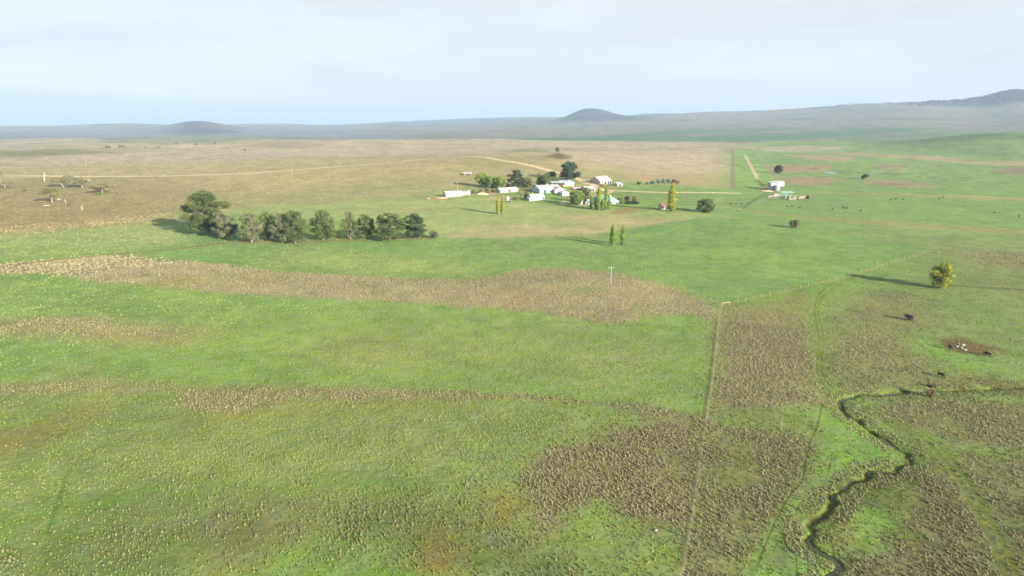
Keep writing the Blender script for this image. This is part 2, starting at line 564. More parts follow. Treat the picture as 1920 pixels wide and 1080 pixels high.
# ------------------------------------------------------------------ what grows where (real surface colours, in world space)
KA = 0.46


def A(r, g, b): return lin(r, g, b, KA)


C_GREEN = A(142, 176, 84); C_LUSH = A(126, 176, 62); C_YG = A(182, 194, 108); C_OLIVE = A(172, 172, 112)
C_TAN = A(192, 180, 128); C_FARTAN = A(208, 190, 160); C_STRAW = A(206, 188, 138); C_TUSS = A(164, 148, 108)
C_BROWN = A(150, 128, 92); C_DIRT = A(222, 196, 150); C_RED = A(178, 134, 100); C_GOLD = A(166, 146, 76)
C_DARKG = A(92, 134, 66); C_PLAIN = A(138, 136, 130); C_FARG = A(100, 150, 92); C_WET = A(78, 84, 48); C_HILLB = A(62, 84, 80)
C_DEEP = A(114, 164, 78); C_PATH = A(112, 122, 72)

# (outline in the photograph, feather, colour, strength, straw tussocks, green clumps)
ZONES = [
    # tan hill and plains beyond the pasture
    ([(-900, 440), (0, 444), (130, 430), (250, 422), (340, 413), (400, 400), (440, 394), (640, 378), (760, 369), (835, 360), (880, 352), (1000, 345),
      (1100, 338), (1160, 338), (1200, 346), (1374, 354), (1374, 268), (1560, 262), (1920, 250), (3200, 240), (3200, 100), (1000, 100), (-900, 100)], .05, C_TAN, 1.0, .5, .0),
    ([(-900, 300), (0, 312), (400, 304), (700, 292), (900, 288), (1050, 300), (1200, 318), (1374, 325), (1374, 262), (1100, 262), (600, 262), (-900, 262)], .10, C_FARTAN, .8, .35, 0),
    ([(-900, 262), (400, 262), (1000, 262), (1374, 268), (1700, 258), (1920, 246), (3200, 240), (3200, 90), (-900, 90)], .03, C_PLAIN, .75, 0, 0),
    # the olive foot of the hill
    ([(300, 420), (440, 394), (640, 378), (835, 358), (870, 340), (780, 330), (620, 345), (480, 365), (380, 385)], .10, C_OLIVE, .75, .4, 0),
    ([(-900, 445), (0, 444), (130, 430), (250, 420), (330, 395), (200, 380), (0, 395), (-900, 395)], .10, A(186, 168, 112), .6, .35, 0),
    ([(880, 350), (1000, 345), (1100, 335), (1160, 334), (1180, 325), (1080, 318), (990, 335), (900, 330)], .04, C_OLIVE, .7, 0, 0),
    ([(-900, 445), (0, 440), (200, 420), (330, 396), (420, 360), (330, 335), (0, 332), (-900, 332)], .10, A(168, 152, 98), .6, .3, 0),
    ([(430, 330), (640, 318), (800, 304), (860, 318), (700, 345), (500, 360)], .08, A(202, 188, 128), .6, .3, 0),
    # bluish far hills and green strips on the plains
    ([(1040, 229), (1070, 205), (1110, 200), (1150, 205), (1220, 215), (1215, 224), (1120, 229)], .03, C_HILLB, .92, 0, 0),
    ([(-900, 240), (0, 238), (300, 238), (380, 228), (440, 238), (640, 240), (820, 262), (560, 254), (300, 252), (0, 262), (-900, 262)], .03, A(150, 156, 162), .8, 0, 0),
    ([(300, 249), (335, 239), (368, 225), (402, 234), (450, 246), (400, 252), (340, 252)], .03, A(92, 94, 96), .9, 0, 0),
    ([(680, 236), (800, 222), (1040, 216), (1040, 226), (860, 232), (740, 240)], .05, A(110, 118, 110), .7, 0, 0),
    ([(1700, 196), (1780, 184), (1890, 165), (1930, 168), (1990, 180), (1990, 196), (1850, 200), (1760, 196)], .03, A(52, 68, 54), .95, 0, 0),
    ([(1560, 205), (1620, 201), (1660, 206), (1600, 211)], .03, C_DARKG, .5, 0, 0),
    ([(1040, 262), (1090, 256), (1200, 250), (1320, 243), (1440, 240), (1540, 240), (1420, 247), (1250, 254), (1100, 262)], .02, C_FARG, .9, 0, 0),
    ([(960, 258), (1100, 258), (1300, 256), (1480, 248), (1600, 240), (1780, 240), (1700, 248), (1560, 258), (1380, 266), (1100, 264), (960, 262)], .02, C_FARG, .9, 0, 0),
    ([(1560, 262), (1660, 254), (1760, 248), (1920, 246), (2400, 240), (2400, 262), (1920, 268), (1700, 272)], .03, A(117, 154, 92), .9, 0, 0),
    ([(170, 262), (300, 257), (420, 255), (500, 260), (440, 268), (300, 270), (200, 268)], .03, A(160, 166, 110), .8, 0, 0),
    ([(-500, 285), (0, 283), (60, 282), (110, 278), (140, 280), (230, 287), (160, 290), (60, 293), (-500, 294)], .02, A(146, 148, 92), .85, 0, 0),
    ([(930, 287), (960, 280), (1010, 278), (1035, 282), (1020, 287)], .02, A(160, 170, 90), .85, 0, 0),
    ([(440, 275), (520, 264), (610, 270), (560, 279)], .03, A(168, 150, 118), .6, 0, 0),
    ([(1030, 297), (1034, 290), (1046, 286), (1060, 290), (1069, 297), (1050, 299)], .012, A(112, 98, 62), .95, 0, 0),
    # right hand green flats
    ([(1374, 277), (1374, 354), (1200, 348), (1150, 352), (1250, 385), (1345, 404), (1500, 430), (1750, 468), (2000, 500), (3200, 560), (3200, 255), (1920, 262), (1700, 270), (1560, 275), (1430, 278)], .03, A(147, 180, 88), 1.0, 0, 0),
    ([(1376, 278), (1410, 278), (1430, 300), (1450, 330), (1450, 352), (1376, 352)], .006, A(153, 190, 84), .9, 0, 0),
    ([(1374, 276), (1374, 279), (1412, 279), (1412, 275)], .004, C_STRAW, .8, 0, 0),
    ([(1413, 277), (1440, 284), (1500, 286), (1560, 281), (1590, 274), (1500, 273)], .012, C_FARTAN, .7, 0, 0),
    ([(1480, 292), (1500, 289), (1560, 291), (1610, 297), (1585, 303), (1520, 300)], .012, A(196, 176, 128), .9, 0, 0),
    ([(1436, 312), (1462, 308), (1520, 310), (1545, 307), (1562, 314), (1550, 322), (1480, 324), (1450, 322)], .012, A(180, 160, 118), .95, 0, 0),
    ([(1450, 340), (1470, 332), (1530, 332), (1585, 336), (1560, 342), (1548, 349), (1500, 348), (1470, 342)], .012, A(180, 160, 118), .95, .0, 0),
    ([(1604, 338), (1640, 337), (1700, 339), (1740, 345), (1758, 351), (1700, 352), (1640, 347)], .012, A(178, 160, 122), .95, .0, 0),
    ([(1640, 310), (1655, 304), (1680, 306), (1700, 318), (1670, 321), (1645, 317)], .012, A(176, 160, 122), .8, 0, 0),
    ([(1728, 307), (1748, 307), (1770, 313), (1745, 314)], .010, A(168, 156, 118), .8, 0, 0),
    ([(1855, 322), (1880, 314), (1960, 312), (2100, 318), (2100, 334), (1920, 330)], .015, A(168, 152, 116), .9, 0, 0),
    ([(1545, 286), (1580, 284), (1680, 290), (1760, 293), (1830, 302), (1960, 303), (2200, 303), (2200, 316), (1920, 312), (1800, 305), (1700, 297), (1600, 292)], .012, A(196, 174, 126), .85, 0, 0),
    ([(1490, 360), (1560, 360), (1640, 361), (1760, 366), (1920, 371), (2200, 376), (2200, 384), (1920, 377), (1760, 371), (1640, 365), (1560, 363)], .012, A(190, 178, 116), .75, 0, 0),
    ([(1390, 391), (1460, 400), (1560, 409), (1700, 418), (1920, 430), (2200, 444), (2200, 456), (1920, 440), (1700, 427), (1560, 416), (1440, 403)], .015, A(186, 172, 108), .6, 0, 0),
    ([(1500, 440), (1640, 430), (1800, 438), (1960, 450), (2200, 470), (2200, 640), (1960, 620), (1880, 560), (1780, 520), (1740, 470), (1640, 452)], .06, A(158, 168, 92), .7, 0, .1),
    ([(1700, 480), (1920, 470), (2300, 480), (2300, 800), (1920, 760), (1800, 640), (1720, 560), (1600, 560), (1640, 520)], .06, A(142, 152, 84), .6, .05, .15),
    # farm paddock with dry tops
    ([(436, 396), (640, 379), (760, 370), (835, 364), (900, 366), (1000, 376), (1100, 388), (1250, 398), (1345, 404), (1250, 420), (1115, 441), (960, 446), (830, 446), (700, 425)], .05, C_YG, .9, 0, .1),
    ([(830, 446), (880, 425), (960, 420), (1060, 425), (1120, 420), (1170, 430), (1115, 441), (960, 447)], .03, A(202, 190, 138), .8, .0, .2),
    ([(1040, 404), (1120, 400), (1180, 405), (1260, 412), (1330, 408), (1240, 424), (1150, 425), (1060, 414)], .025, A(204, 190, 136), .75, 0, .1),
    ([(700, 392), (800, 384), (860, 386), (820, 396), (740, 402)], .03, A(188, 184, 118), .6, 0, .1),
    ([(1150, 398), (1165, 391), (1185, 388), (1205, 390), (1190, 397), (1165, 401)], .012, A(184, 146, 96), .8, 0, 0),
    ([(905, 372), (940, 366), (960, 372), (940, 377)], .010, A(216, 192, 152), .7, 0, 0),
    ([(800, 374), (812, 369), (836, 371), (828, 377), (806, 377)], .010, A(206, 176, 134), .8, 0, 0),
    ([(893, 365), (905, 361), (936, 362), (925, 366)], .008, A(226, 200, 158), .85, 0, 0),
    ([(960, 386), (985, 382), (990, 386), (970, 389)], .010, A(206, 190, 128), .8, 0, 0),
    ([(1048, 360), (1090, 345), (1118, 350), (1120, 362), (1098, 368), (1068, 366)], .010, A(206, 182, 122), .75, 0, 0),
    ([(1055, 373), (1062, 366), (1085, 364), (1090, 372)], .010, A(190, 156, 116), .5, 0, 0),
    ([(975, 361), (985, 352), (1012, 352), (1012, 360)], .010, A(170, 140, 112), .8, 0, 0),
    ([(1118, 353), (1150, 346), (1160, 352), (1135, 362)], .012, A(196, 160, 118), .6, 0, 0),
    ([(1195, 331), (1208, 327), (1230, 334), (1212, 338)], .010, A(206, 160, 116), .8, 0, 0),
    # green pastures in front
    ([(-900, 446), (0, 444), (250, 422), (340, 414), (430, 440), (380, 458), (230, 472), (60, 488), (-900, 500)], .03, A(166, 186, 92), .9, 0, .75),
    ([(180, 432), (330, 425), (400, 448), (300, 462), (150, 462), (0, 452)], .05, A(182, 190, 116), .7, .0, 1.0),
    ([(330, 400), (365, 400), (420, 450), (380, 455), (340, 430)], .03, C_DEEP, .8, 0, .1),
    ([(250, 474), (420, 452), (700, 450), (960, 448), (1112, 442), (1180, 485), (1345, 568), (1250, 536), (1150, 508), (1000, 500), (900, 522), (700, 518), (480, 500), (300, 485)], .03, A(147, 180, 88), .9, 0, .25),
    ([(560, 470), (760, 480), (900, 500), (880, 520), (700, 515), (480, 495)], .06, A(177, 188, 98), .7, 0, .7),
    ([(1115, 441), (1345, 405), (1550, 436), (1752, 468), (1560, 520), (1352, 570), (1240, 520)], .008, 1.06 * A(136, 174, 82), .97, 0, .05),
    ([(1300, 470), (1420, 455), (1560, 470), (1600, 490), (1480, 520), (1350, 505)], .08, A(151, 186, 78), .7, 0, 0),
    ([(1180, 441), (1200, 437), (1214, 442), (1195, 447)], .015, A(175, 202, 66), .8, 0, 0),
    ([(-900, 530), (0, 520), (200, 535), (500, 560), (860, 577), (1040, 595), (1170, 612), (1240, 594), (1345, 605), (1332, 770), (1000, 745), (640, 722), (0, 712), (-900, 712)], .03, A(151, 178, 84), .9, .03, .55),
    ([(60, 650), (300, 655), (500, 640), (560, 690), (300, 715), (80, 700)], .10, A(142, 180, 74), .7, 0, .2),
    ([(360, 620), (640, 610), (760, 650), (600, 700), (420, 680)], .10, A(162, 184, 80), .7, 0, .6),
    ([(640, 640), (900, 620), (1100, 650), (1000, 690), (760, 690)], .10, A(168, 178, 90), .6, .06, .7),
    ([(560, 665), (720, 645), (800, 668), (660, 690)], .06, A(172, 168, 104), .5, .05, .5),
    ([(980, 690), (1040, 660), (1180, 640), (1240, 660), (1180, 720), (1060, 725)], .05, A(160, 170, 92), .6, .20, .6),
    # fore ground pasture
    ([(-900, 712), (0, 722), (640, 735), (1000, 752), (1320, 785), (1290, 1000), (1250, 1200), (-900, 1200)], .03, A(149, 166, 80), .9, .04, .70),
    ([(560, 770), (900, 760), (1080, 800), (900, 900), (640, 880)], .12, A(162, 172, 96), .7, .02, 1.0),
    ([(120, 830), (420, 780), (620, 820), (560, 900), (200, 930)], .12, A(160, 170, 90), .7, .02, .95),
    ([(-200, 860), (0, 815), (100, 785), (175, 755), (185, 775), (110, 815), (30, 850), (-200, 960)], .04, A(156, 142, 72), .65, 0, .1),
    ([(-300, 990), (0, 965), (250, 920), (500, 905), (800, 900), (820, 910), (500, 925), (260, 955), (60, 1000), (-300, 1060)], .03, A(130, 162, 60), .85, .0, .15),
    ([(-300, 1060), (0, 1005), (200, 970), (420, 930), (700, 935), (980, 960), (1020, 1040), (1200, 1200), (-300, 1200)], .08, A(132, 142, 74), .8, .26, .55),
    ([(340, 1090), (420, 985), (480, 960), (540, 985), (480, 1060), (520, 1200), (340, 1200)], .06, A(146, 140, 84), .6, .06, .3),
    ([(780, 1060), (820, 1000), (860, 1030), (850, 1080)], .05, A(164, 134, 62), .7, .05, .3),
    ([(920, 930), (960, 925), (970, 960), (930, 975)], .04, A(168, 142, 76), .6, .1, .4),
    # tussock ground
    ([(-400, 505), (0, 495), (100, 487), (230, 477), (300, 487), (450, 498), (500, 507), (640, 515), (760, 523), (880, 525), (930, 518), (960, 508), (1000, 503), (1060, 502),
      (1120, 508), (1180, 518), (1250, 538), (1310, 560), (1345, 580), (1342, 602), (1290, 588), (1240, 590), (1200, 600), (1160, 609), (1110, 604), (1040, 592), (960, 580),
      (860, 573), (700, 565), (520, 557), (430, 552), (365, 543), (300, 535), (200, 530), (150, 520), (90, 515), (0, 512), (-400, 520)], .010, A(174, 160, 118), 1.0, .92, .1),
    ([(280, 525), (330, 517), (420, 520), (480, 512), (560, 520), (520, 530), (400, 532), (330, 540)], .03, A(176, 168, 100), .7, .25, .4),
    ([(940, 545), (1000, 548), (1030, 560), (960, 568)], .03, A(170, 138, 92), .6, .5, .1),
    ([(1060, 550), (1085, 540), (1110, 545), (1090, 554)], .02, A(147, 162, 74), .7, .2, .1),
    ([(1160, 520), (1250, 538), (1320, 562), (1330, 572), (1240, 560), (1170, 535)], .02, A(184, 168, 116), .4, .8, .1),
    ([(-300, 600), (0, 600), (60, 596), (130, 592), (180, 595), (230, 605), (300, 612), (345, 618), (330, 632), (260, 636), (160, 633), (60, 628), (-300, 640)], .02, A(166, 150, 100), .9, .75, .2),
    ([(160, 633), (330, 625), (370, 615), (420, 620), (340, 648), (220, 650)], .03, A(164, 156, 96), .6, .2, .4),
    ([(-200, 722), (0, 720), (150, 715), (300, 720), (330, 726), (200, 735), (60, 738), (-200, 740)], .015, A(158, 142, 98), .7, .6, .3),
    ([(320, 750), (345, 728), (450, 728), (640, 726), (800, 734), (960, 742), (1100, 752), (1100, 757), (960, 752), (880, 748), (760, 750), (700, 743), (640, 748), (560, 745), (500, 765), (440, 773), (360, 770)], .012, A(160, 142, 98), .8, .8, .3),
    ([(300, 790), (420, 775), (560, 758), (700, 752), (850, 752), (900, 760), (700, 768), (520, 780), (400, 800)], .03, A(160, 158, 74), .5, .25, .5),
    ([(1120, 757), (1200, 758), (1262, 775), (1310, 790), (1300, 805), (1215, 782), (1140, 764)], .015, A(150, 132, 92), .7, .8, .2),
    ([(985, 890), (1000, 850), (1080, 838), (1150, 800), (1180, 812), (1250, 775), (1322, 778), (1310, 900), (1285, 1000), (1240, 980), (1180, 960), (1120, 930), (1060, 960), (1010, 1010), (1000, 960)], .02, A(150, 134, 94), .9, .85, .1),
    ([(1170, 900), (1250, 850), (1300, 860), (1285, 980), (1220, 1000), (1160, 960)], .04, A(154, 144, 96), .5, .5, .3),
    ([(1357, 576), (1345, 620), (1336, 720), (1332, 775), (1420, 775), (1545, 755), (1530, 700), (1524, 640), (1505, 590), (1430, 578)], .02, A(158, 144, 98), .95, .88, .1),
    ([(1360, 574), (1420, 566), (1520, 548), (1530, 580), (1500, 596), (1400, 590)], .02, A(156, 156, 92), .8, .2, .3),
    ([(1330, 780), (1345, 765), (1450, 765), (1545, 790), (1540, 815), (1440, 800), (1360, 790)], .02, A(140, 150, 70), .8, .2, .3),
    ([(1325, 792), (1420, 800), (1530, 820), (1520, 880), (1490, 930), (1450, 990), (1390, 1060), (1340, 1200), (1230, 1200), (1282, 1020), (1305, 900)], .02, A(140, 130, 86), .9, .85, .1),
    ([(1340, 880), (1390, 830), (1400, 880), (1360, 930), (1335, 960)], .03, A(136, 146, 70), .8, .15, .4),
    ([(1430, 1060), (1480, 980), (1540, 900), (1600, 880), (1560, 930), (1500, 1000), (1480, 1090)], .02, A(130, 140, 78), .9, .10, .2),
    ([(1590, 560), (1640, 545), (1720, 556), (1760, 590), (1770, 620), (1680, 625), (1600, 610), (1550, 640), (1540, 600)], .03, A(150, 142, 92), .8, .55, .2),
    ([(1550, 640), (1620, 610), (1700, 625), (1720, 660), (1770, 690), (1750, 720), (1640, 730), (1590, 735), (1560, 715), (1545, 680)], .02, A(150, 142, 90), .85, .65, .1),
    ([(1790, 470), (1860, 470), (1960, 480), (1960, 505), (1850, 500)], .03, A(158, 146, 100), .6, .45, .2),
    ([(1760, 635), (1800, 632), (1850, 645), (1880, 655), (1850, 668), (1790, 660), (1762, 648)], .012, A(128, 104, 66), .9, .2, 0),
    ([(1800, 700), (1860, 712), (1960, 730), (1960, 745), (1840, 728), (1700, 722)], .02, A(150, 124, 80), .7, .7, .1),
    ([(1620, 770), (1680, 745), (1800, 745), (1920, 755), (2100, 770), (2100, 860), (1920, 850), (1780, 830), (1690, 800)], .02, A(142, 134, 84), .9, .75, .2),
    ([(1640, 790), (1700, 800), (1760, 840), (1800, 900), (1850, 980), (1920, 1090), (1870, 1090), (1800, 980), (1750, 900), (1730, 860), (1690, 830)], .02, A(134, 144, 70), .85, .12, .4),
    ([(1780, 840), (1920, 860), (2100, 870), (2100, 1200), (1930, 1200), (1860, 1000), (1800, 900)], .02, A(128, 124, 80), .9, .6, .2),
    ([(1740, 870), (1790, 920), (1850, 1010), (1900, 1200), (1570, 1200), (1580, 1060), (1700, 1000), (1680, 950)], .02, A(136, 122, 84), .9, .85, .1),
    ([(1600, 900), (1690, 882), (1720, 880), (1690, 960), (1620, 950), (1560, 970)], .02, A(132, 142, 64), .9, .2, .4),
    ([(1545, 990), (1570, 965), (1610, 975), (1610, 1020), (1570, 1040), (1548, 1020)], .02, A(156, 144, 86), .6, .4, .2),
]

# (line in the photograph, width in metres, colour, strength, clears tussocks)
LINES = [
    ([(1352, 575), (1345, 640), (1335, 720), (1326, 775), (1313, 860), (1300, 950), (1282, 1060), (1270, 1140)], .34, A(196, 178, 134), .75, 1),
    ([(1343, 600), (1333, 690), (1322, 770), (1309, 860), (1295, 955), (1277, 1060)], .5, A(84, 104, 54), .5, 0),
    ([(1600, 520), (1560, 533), (1536, 552), (1527, 580), (1532, 610), (1537, 640), (1532, 680), (1536, 710), (1555, 732), (1572, 748)], .38, A(130, 144, 62), .9, 1),
    ([(1604, 522), (1566, 537), (1543, 556), (1533, 580), (1539, 610), (1544, 640), (1539, 680), (1544, 708), (1562, 728), (1580, 744)], .38, A(134, 146, 66), .9, 1),
    ([(1640, 765), (1700, 800), (1750, 840), (1790, 890), (1830, 960), (1880, 1060), (1900, 1130)], .5, A(126, 138, 74), .8, 1),
    ([(1655, 765), (1715, 800), (1768, 842), (1806, 890), (1850, 960), (1900, 1060), (1925, 1130)], .5, A(124, 133, 62), .8, 1),
    ([(1560, 735), (1540, 765), (1532, 800), (1518, 830), (1510, 870), (1502, 905), (1480, 930), (1455, 975), (1440, 1010), (1420, 1060)], .15, A(84, 93, 50), .75, 1),
    ([(1600, 880), (1560, 910), (1530, 930), (1500, 945), (1490, 990), (1495, 1080)], .13, A(90, 99, 54), .7, 1),
    ([(1560, 850), (1548, 900), (1520, 930)], .12, A(90, 99, 54), .7, 1),
    ([(0, 500), (100, 488), (200, 478), (300, 470), (400, 459), (450, 452)], 1.6, A(166, 130, 86), .85, 1),
    ([(450, 454), (560, 453), (640, 451), (720, 448), (800, 446)], 3.2, A(184, 150, 108), .55, 1),
    ([(1680, 465), (1752, 468), (1800, 474)], 1.5, A(130, 120, 80), .6, 1),
    ([(1120, 445), (1180, 480), (1260, 525), (1345, 568)], .8, A(158, 168, 96), .6, 1),
    ([(1352, 571), (1440, 553), (1540, 530), (1640, 503), (1745, 470)], .9, A(176, 176, 108), .7, 1),
    ([(1780, 535), (1860, 540), (1960, 545)], 1.6, A(116, 112, 66), .7, 1),
    ([(1280, 362), (1200, 360)], 1.2, A(190, 180, 120), .4, 1),
    ([(1374, 278), (1374, 352)], 2.5, A(150, 132, 100), .7, 0),
    ([(1413, 278), (1436, 310), (1452, 338), (1456, 350)], 2.5, A(176, 160, 112), .6, 0),
    ([(1440, 360), (1410, 378), (1392, 392)], 1.7, A(120, 118, 70), .6, 0),
    ([(1180, 387), (1200, 390), (1225, 394), (1250, 401), (1282, 400)], 1.5, A(210, 200, 128), .7, 0),
    ([(0, 318), (60, 314), (150, 312), (240, 313)], 3.0, A(200, 180, 130), .6, 0),
    ([(1084, 246), (1095, 240), (1105, 232)], 9.0, A(120, 116, 104), .8, 0),
    ([(815, 280), (840, 284), (880, 291), (900, 295)], 2.0, A(140, 126, 96), .6, 0),
    ([(1570, 322), (1640, 325), (1700, 329), (1780, 337), (1920, 346)], 3.0, A(122, 128, 76), .7, 0),
    ([(1470, 365), (1430, 357), (1400, 356), (1440, 356)], 2.0, A(170, 130, 90), .6, 0),
    ([(1420, 338), (1432, 350), (1440, 356)], 2.5, A(150, 126, 86), .8, 0),
    ([(1700, 258), (1640, 264), (1560, 270)], 6.0, A(190, 172, 150), .8, 0),
    ([(-120, 331), (0, 330), (90, 330), (180, 331), (330, 329.5), (450, 325.5), (550, 319), (650, 311), (720, 306), (800, 298.5)], 7.0, C_DIRT, .7, 1),
    ([(862, 293), (900, 294), (940, 300.5), (985, 308), (1020, 317), (1045, 324), (1068, 331), (1085, 336.5), (1104, 343), (1116, 349), (1122, 354)], 5.5, C_DIRT, .7, 1),
    ([(90, 1000), (110, 940), (128, 890)], .5, C_DARKG, .5, 0),
]


def chart(x, y):
    return np.arctan2(x, np.maximum(y, -0.5 * np.abs(x))), np.log(np.hypot(x, y) + 1e-6)


def poly_sdf(u, v, P):
    inside = np.zeros(u.shape, bool)
    best = np.full(u.shape, 1e9)
    n = len(P)
    for i in range(n):
        x1, y1 = P[i]; x2, y2 = P[(i + 1) % n]
        c = (y1 > v) != (y2 > v)
        with np.errstate(divide='ignore', invalid='ignore'):
            xi = (x2 - x1) * (v - y1) / (y2 - y1 + 1e-15) + x1
        inside ^= c & (u < xi)
        ex, ey = x2 - x1, y2 - y1
        t = np.clip(((u - x1) * ex + (v - y1) * ey) / (ex * ex + ey * ey + 1e-15), 0, 1)
        best = np.minimum(best, np.hypot(u - x1 - t * ex, v - y1 - t * ey))
    return np.where(inside, best, -best)


_ZC = []
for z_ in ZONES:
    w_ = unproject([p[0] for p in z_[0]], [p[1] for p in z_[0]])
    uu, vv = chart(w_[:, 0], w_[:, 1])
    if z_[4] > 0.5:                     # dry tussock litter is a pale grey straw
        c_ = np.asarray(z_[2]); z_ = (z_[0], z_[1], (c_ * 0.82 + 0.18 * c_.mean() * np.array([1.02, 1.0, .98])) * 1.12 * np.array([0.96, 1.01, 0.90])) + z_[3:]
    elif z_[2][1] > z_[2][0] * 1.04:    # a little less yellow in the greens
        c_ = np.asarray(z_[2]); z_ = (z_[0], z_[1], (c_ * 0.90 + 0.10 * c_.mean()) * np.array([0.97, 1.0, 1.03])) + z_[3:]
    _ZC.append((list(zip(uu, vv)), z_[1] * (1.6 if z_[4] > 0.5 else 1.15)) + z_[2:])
_LC = []
for l_ in LINES:
    s_ = smooth_line(l_[0], 5)
    w_ = unproject([p[0] for p in s_], [p[1] for p in s_])
    _LC.append(([(a, b) for a, b in w_[:, :2]],) + l_[1:])


def surface(x, y, ragged=1.0):
    """surface colour, straw tussock density and green clump density at world points"""
    x = np.asarray(x, float); y = np.asarray(y, float)
    u, v = chart(x, y)
    r = np.exp(v)
    wob = 0.5 * np.minimum(1.0, 0.35 + 60.0 / r)
    du = (fbm(u * 26, v * 26, 4, 0.6)) * 0.045 * wob + fbm(x / 2.6, y / 2.6, 2) * 2.2 / np.maximum(r, 30)
    dv = (fbm(u * 26 + 50, v * 26 + 9, 4, 0.6)) * 0.11 * wob + fbm(x / 2.6 + 31, y / 2.6, 2) * 2.2 / np.maximum(r, 30)
    u2, v2 = u + du, v + dv
    col = np.tile(C_GREEN, (len(x), 1)); tus = np.full(len(x), 0.03); gcl = np.full(len(x), 0.3)
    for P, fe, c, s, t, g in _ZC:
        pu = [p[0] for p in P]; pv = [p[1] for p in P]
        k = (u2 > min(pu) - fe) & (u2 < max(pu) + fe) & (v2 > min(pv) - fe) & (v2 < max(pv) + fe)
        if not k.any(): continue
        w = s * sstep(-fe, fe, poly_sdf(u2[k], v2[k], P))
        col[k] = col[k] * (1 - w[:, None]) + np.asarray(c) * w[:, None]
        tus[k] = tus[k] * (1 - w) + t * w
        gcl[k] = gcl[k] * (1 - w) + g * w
    # broad mottling: patches drier or greener
    m = fbm(x / 38, y / 38, 4, 0.6) + 0.5 * fbm(u * 30, v * 22 + 7, 4, 0.6)
    dry = sstep(0.05, 0.45, m)[:, None] * 0.30
    col = col * (1 - dry) + dry * (col.mean(1, keepdims=True) * np.array([1.30, 1.12, 0.62]))
    wet = sstep(0.08, 0.5, -m)[:, None] * 0.22
    col = col * (1 - wet) + wet * col * np.array([0.72, 0.98, 0.74])
    hl = sstep(0.02, 0.30, fbm(x / 170 + 8, y / 170, 4, 0.55))[:, None] * sstep(430, 600, r)[:, None] * (1 - sstep(1500, 2600, r))[:, None] * (x[:, None] < 0.36 * y[:, None]) * 0.45
    col = col * (1 - hl) + hl * A(160, 158, 96)
    fb = fbm(u * 9 + 3, v * 34, 4, 0.6); fr = sstep(1700, 2600, r) * (1 - sstep(9000, 14000, r))
    gw = (sstep(0.10, 0.22, fb) * fr * 0.8)[:, None]; col = col * (1 - gw) + gw * A(104, 138, 92)
    dw = (sstep(0.12, 0.26, -fb) * fr * 0.75)[:, None]; col = col * (1 - dw) + dw * A(112, 106, 92)
    pm = fbm(x / 11, y / 11, 4, 0.65)[:, None]
    col = col * (1 + 0.42 * pm * np.array([1.15, 0.9, 0.8]))
    cl = fbm(x / 6.5, y / 6.5, 3, 0.6) + 0.5 * fbm(x / 19 + 7, y / 19, 3, 0.6)      # grassy gaps between the drifts of tussocks
    gap = sstep(0.10, 0.34, -cl) * sstep(0.3, 0.6, tus) * (r < 520)
    col = col * (1 - 0.4 * gap[:, None]) + 0.4 * gap[:, None] * A(142, 156, 84)
    tus = tus * (1 - 0.6 * gap)
    st = fbm(u * 60, v * 300, 3, 0.6)           # drainage streaks on the distant plains
    col = col * (1 + 0.62 * (sstep(450, 1100, r) * st)[:, None])
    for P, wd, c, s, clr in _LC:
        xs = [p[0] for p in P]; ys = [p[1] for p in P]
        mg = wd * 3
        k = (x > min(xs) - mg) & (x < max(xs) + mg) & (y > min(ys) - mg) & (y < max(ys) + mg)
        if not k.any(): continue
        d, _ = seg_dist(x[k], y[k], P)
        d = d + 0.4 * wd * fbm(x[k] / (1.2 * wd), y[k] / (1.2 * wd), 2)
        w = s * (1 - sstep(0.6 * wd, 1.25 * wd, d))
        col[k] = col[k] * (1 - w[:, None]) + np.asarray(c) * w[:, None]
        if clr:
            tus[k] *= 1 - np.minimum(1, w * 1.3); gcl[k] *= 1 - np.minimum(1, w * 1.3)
    k = (r < 420) & (x > -40)
    if k.any():
        d, _ = seg_dist(x[k], y[k], CREEK)
        dn = d + 2.4 * fbm(x[k] / 2.2, y[k] / 2.2, 3)
        w = (1 - sstep(0.8, 3.0, dn)) * np.clip(0.75 + 1.6 * fbm(x[k] / 9, y[k] / 9, 2), 0, 1)
        cc = A(136, 152, 62)
        col[k] = col[k] * (1 - 0.6 * w[:, None]) + cc * (0.6 * w[:, None])
        w2 = 1 - sstep(0.3, 1.1, dn)
        col[k] = col[k] * (1 - 0.85 * w2[:, None]) + A(92, 92, 46) * (0.8 * w2[:, None])
        tus[k] = tus[k] * (1 - 0.85 * w) + 0.75 * ((dn > 0.9) & (dn < 3.6)) * (fbm(x[k] / 8 + 3, y[k] / 8, 2) > -0.15)
        gcl[k] *= 1 - w
    return np.clip(col, 0.004, 0.9), tus, gcl


